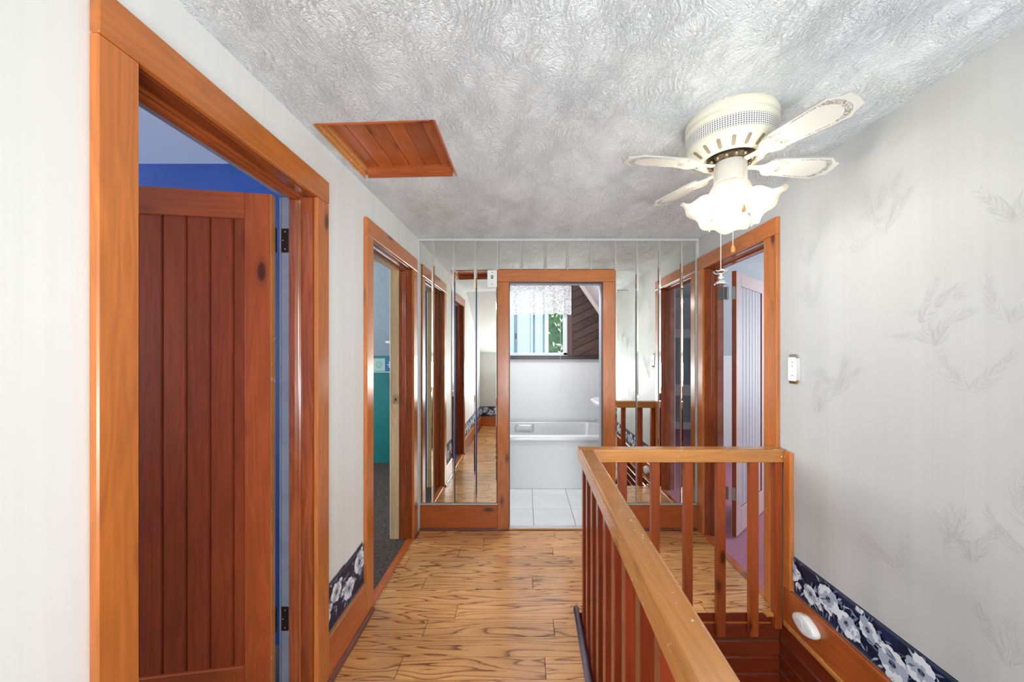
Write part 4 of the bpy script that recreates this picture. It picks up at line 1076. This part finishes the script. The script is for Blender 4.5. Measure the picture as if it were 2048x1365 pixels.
MB().tube([(VX0 - 0.02, YW - 0.09, 2.35), (VX1 + 0.01, YW - 0.09, 2.35)], 0.008, 8).build('rod', WHITE, VAL)
# ceiling lamp added out of view to brighten the bathroom
BLP = empty('added_bathroom_lamp', (0.1, 3.52, ZC)); tag(BLP, 'added round bathroom ceiling lamp, unseen above the doorway', 'lamp')
MB().lathe([(0.14, ZC - 0.001), (0.14, ZC - 0.02), (0.0, ZC - 0.02)], (0.1, 3.52, 0), seg=28).build('base', WHITE, BLP)
n = NT('bath_fill_globe'); n.setb(Base_Color=(1, 1, 1, 1)); n.b.inputs['Emission Color'].default_value = (1, 0.98, 0.97, 1); n.b.inputs['Emission Strength'].default_value = 66
MB().lathe([(0.13, ZC - 0.021), (0.125, ZC - 0.05), (0.09, ZC - 0.075), (0.0, ZC - 0.085)], (0.1, 3.52, 0), seg=28).build('globe', n.m, BLP, smooth=True)

# ------------------------------------------------------------------ outside the bathroom window
NBW = MB().box(-3.2, 0.43, 7.0, 7.2, -3.0, 4.5)
NB = empty('neighbour_house', (-1.4, 7.1, -3.0)); tag(NB, 'pale blue neighbouring house wall seen through the bathroom window', 'house')
PB = noisy('pale_blue_siding', hexc(176, 192, 200), hexc(190, 204, 210), 2.0, 0.7)
for i in range(12):
    x = -3.2 + i * 0.3
    B(x + 0.004, x + 0.296, 7.0, 7.05, -3.0, 4.5).build('siding_panel', PB, NB, bevel=0.004)
B(-3.19, 0.39, 7.052, 7.2, -2.99, 4.49).build('wall_core', PB, NB)
TREE = empty('tree', (1.2, 10.2, -3.0)); tag(TREE, 'leafy green tree outside the bathroom window', 'tree')
MB().lathe([(0.22, -3.0), (0.16, 0.0), (0.10, 2.5), (0.03, 4.5)], (1.2, 10.2, 0), seg=12).build('trunk', plain('bark', hexc(80, 62, 48), 0.9), TREE, smooth=True)
rr = random.Random(7)
core = MB()
for (cx, cy, cz, r_) in ((1.2, 10.4, 1.6, 1.5), (0.4, 10.5, 2.9, 1.0), (2.0, 10.5, 2.8, 1.1), (1.0, 10.5, 0.2, 1.2), (2.2, 10.5, 0.6, 1.0)):
    core.lathe([(0.01, -r_)] + [(r_ * math.cos(R(q)), r_ * math.sin(R(q)) * 1.15) for q in range(-75, 76, 15)] + [(0.01, r_)], (cx, cy, cz), seg=18, ruffle=lambda j, th: (0.12 * math.sin(5 * th + j * 1.7), 0.08 * math.cos(4 * th + j)))
core.build('inner_crown', noisy('inner_crown', hexc(30, 54, 30), hexc(84, 116, 70), 7.0, 0.8, 0.6, 4.0, 0.1), TREE, smooth=True)
for nm, c1, cnt in (('leaf_green', hexc(84, 124, 70), 1500), ('leaf_pale', hexc(204, 210, 168), 2600), ('leaf_dark', hexc(46, 78, 48), 900)):
    mb = MB()
    for i in range(cnt):
        while True:
            p = Vector((rr.uniform(-1, 1), rr.uniform(-1, 1), rr.uniform(-1, 1)))
            if 0.3 < p.length < 1: break
        c = Vector((1.2 + p.x * 2.2, 10.2 + p.y * 1.6, 1.6 + p.z * 3.0))
        a = Vector((rr.gauss(0, 1), rr.gauss(0, 1), rr.gauss(0, 1))).normalized(); b = a.orthogonal().normalized()
        s = rr.uniform(0.05, 0.11)
        mb.add([c - a * s, c + b * s * 0.45, c + a * s, c - b * s * 0.45], [(0, 1, 2, 3)])
    o = mb.build('foliage', plain(nm, c1, 0.6), TREE); o['kind'] = 'stuff'

# ------------------------------------------------------------------ side rooms
# blue room
BLUE = noisy('blue_wall_paint', hexc(22, 62, 138), hexc(30, 74, 152), 4.0, 0.5)
PALEB = plain('pale_blue_paint', (0.60, 0.68, 0.82, 1), 0.6)
struct(MB().box(-4.1, XL2, 1.87, 1.99, -0.25, 2.55), 'wall_blue_room_end', [BLUE], 'saturated blue wall behind the open plank door', 'wall')
struct(MB().box(-4.1, XL2, YE - 0.1, YE, -0.25, 2.55), 'wall_blue_room_near', [BLUE], 'blue wall at the near end of the blue room', 'wall')
struct(MB().box(-4.1, XL2, YE, 1.87, ZC, 2.55), 'ceiling_blue_room', PALEB, 'pale blue ceiling of the blue room', 'ceiling')
struct(MB().box(-4.1, XL2, YE, 1.87, -0.25, 0.0), 'floor_blue_room', plain('blue_room_floor', (0.10, 0.10, 0.12, 1), 0.8), 'dark floor of the blue room', 'floor')
def window_wall(name, wn, x, s, y0, y1, wy0, wy1, wz0, wz1, mat, lab, wlab):
    a, b = sorted((x, x + s * 0.1)); m = MB()
    m.box(a, b, y0, wy0, -0.25, 2.55).box(a, b, wy1, y1, -0.25, 2.55).box(a, b, wy0, wy1, -0.25, wz0).box(a, b, wy0, wy1, wz1, 2.55)
    struct(m, name, mat, lab, 'wall')
    W = empty(wn, (x, (wy0 + wy1) / 2, wz0)); tag(W, wlab, 'window', kind='structure')
    for q in (((a, b, wy0, wy0 + .05, wz0, wz1)), (a, b, wy1 - .05, wy1, wz0, wz1), (a, b, wy0, wy1, wz0, wz0 + .05), (a, b, wy0, wy1, wz1 - .05, wz1)):
        B(*q).build('frame', WHITE, W)
    B((a + b) / 2 - .003, (a + b) / 2 + .003, wy0 + .05, wy1 - .05, wz0 + .05, wz1 - .05).build('pane', GLASS, W)
window_wall('wall_blue_room_side', 'added_window_3', -4.0, -1, YE, 1.87, -0.4, 1.0, 0.9, 2.1, BLUE, 'blue outer wall of the blue room', 'added unseen window of the blue room')  # window added out of view to go with the room's fill light
# teal room
TEAL = noisy('teal_wall_paint', hexc(16, 108, 104), hexc(22, 124, 118), 3.0, 0.5)
GRB = stucco('stucco_grey_blue', (0.42, 0.50, 0.55, 1), 0.6)
kw = struct(MB().box(-4.1, XL2, 4.94, 5.04, -0.25, 1.44), 'wall_teal_room', TEAL, 'teal knee wall of the room behind the second left door', 'wall')
B(-4.0, XL2 - 0.002, 4.915, 4.9398, 1.185, 1.205).build('chair_rail', plain('pale_teal', hexc(150, 190, 186), 0.5), kw, bevel=0.003)
i = 0; x = -3.98
while x + 0.165 < XL2:
    t_o = B(x + 0.001, x + 0.164, 4.925, 4.9398, 1.208, 1.375).build('border_tile', plain('tile_pale_green', hexc(164, 196, 184), 0.5) if i % 2 == 0 else plain('tile_blue', hexc(40, 104, 150), 0.5), kw, bevel=0.002)
    fl = MB()
    for q in range(8):
        a = q * math.pi / 4
        cx, cz = x + 0.0825, 1.2915
        L = 0.06; W2 = 0.012
        pts = [(cx + math.cos(a) * 0.008, cz + math.sin(a) * 0.008), (cx + math.cos(a + .25) * L * .6, cz + math.sin(a + .25) * L * .6), (cx + math.cos(a) * L, cz + math.sin(a) * L), (cx + math.cos(a - .25) * L * .6, cz + math.sin(a - .25) * L * .6)]
        fl.add([(px_, 4.9245, pz_) for px_, pz_ in pts], [(0, 1, 2, 3)])
    fl.build('flower_motif', plain('motif_a', hexc(120, 168, 158), 0.6) if i % 2 == 0 else plain('motif_b', hexc(214, 228, 232), 0.6), t_o)
    x += 0.165; i += 1
struct(MB().prism([(3.93, ZC), (4.94, 1.41), (5.04, 1.41), (5.04, 2.55), (3.93, 2.55)], 0, -4.1, XL2), 'ceiling_teal_room_slope', GRB, 'grey blue stucco roof slope of the teal room', 'ceiling', flat_origin=(-2, 4, 2))
struct(MB().box(-4.1, XL2, 1.99, 3.93, ZC, 2.55), 'ceiling_teal_room', GRB, 'grey blue stucco ceiling of the teal room', 'ceiling', flat_origin=(-2, 3, 2))
struct(MB().box(-4.1, XL2, 1.99, 4.94, -0.25, 0.0), 'floor_teal_room', CARPET, 'dark brown carpet of the teal room', 'floor')
window_wall('wall_teal_room_side', 'added_window_4', -4.0, -1, 1.99, 4.94, 2.6, 3.8, 0.9, 1.95, TEAL, 'teal outer wall', 'added unseen window of the teal room')  # unseen window added around the teal room's fill light
# small white lamp on the slope of the teal room
LP = empty('wall_lamp', (-1.68, 4.66, 1.5)); tag(LP, 'small white lamp standing out from the grey blue slope of the teal room', 'lamp')
MB().lathe([(0.0, 1.56), (0.055, 1.562), (0.075, 1.575), (0.078, 1.588), (0.07, 1.594), (0.0, 1.594)], (-1.640, 4.62, 0), seg=24).build('shade', PLASTIC, LP, smooth=False)
MB().lathe([(0.028, 1.50), (0.032, 1.53), (0.030, 1.5595)], (-1.630, 4.62, 0), seg=16, cap=True).build('socket', PLASTIC, LP)
MB().tube([(-1.630, 4.62, 1.51), (-1.630, 4.72, 1.50), (-1.630, 4.84, 1.5095)], 0.01, 8).build('bracket', PLASTIC, LP)
# pink room
PWALL = plain('pink_room_wall', (0.80, 0.80, 0.82, 1), 0.6)
struct(MB().box(XR2, 4.1, -1.2, 4.94, -0.25, 0.0), 'floor_pink_room', PCARP, 'mauve pink carpet of the room behind the railing', 'floor')
struct(MB().prism([(3.93, ZC), (4.94, 1.41), (5.04, 1.41), (5.04, 2.55), (3.93, 2.55)], 0, XR2, 4.1), 'ceiling_pink_room_slope', STUCCO_B, 'pale blue stucco roof slope above the pink door', 'ceiling', flat_origin=(2, 4, 2))
struct(MB().box(XR2, 4.1, -0.3, 3.93, ZC, 2.55), 'ceiling_pink_room', STUCCO_B, 'pale blue stucco ceiling of the pink carpeted room', 'ceiling', flat_origin=(2, 4, 2))
struct(MB().box(XR2, 4.1, 4.94, 5.04, -0.25, 1.41), 'wall_pink_room_end', PWALL, 'white knee wall of the pink carpeted room', 'wall')
struct(MB().prism([(-0.3, ZC), (-0.3, 2.55), (-1.2, 2.55), (-1.2, 1.9), (-0.92, 1.9)], 0, XR2, 4.1), 'ceiling_pink_room_near', STUCCO_B, 'pale stucco roof slope over the grey closet panels', 'ceiling')
cl = struct(MB().box(XR2, 4.1, -1.2, -0.92, -0.0, 1.9), 'wall_pink_room_closet', plain('closet_white', (0.78, 0.80, 0.82, 1), 0.5), 'closet wall of grey boards with white rails', 'wall')
GB = noisy('grey_green_board', hexc(150, 168, 172), hexc(164, 182, 186), 4.0, 0.5)
x = XR2 + 0.02
while x < 3.9:
    for za, zb in ((0.14, 0.63), (0.85, 1.72)):
        B(x + 0.003, x + 0.112, -0.92, -0.908, za, zb).build('board', GB, cl, bevel=0.003)
    x += 0.115
for za, zb in ((0.0, 0.13), (0.64, 0.84), (1.73, 1.895)):
    B(XR2 + 0.001, 3.99, -0.92, -0.898, za, zb).build('rail', MATS['closet_white'], cl, bevel=0.003)
window_wall('wall_pink_room_side', 'added_window_5', 4.0, 1, -1.2, 4.94, 2.4, 4.0, 0.8, 2.0, PWALL, 'outer wall of the pink carpeted room', 'added unseen window of the pink carpeted room')  # window here is added, unseen, for the light of the pink room
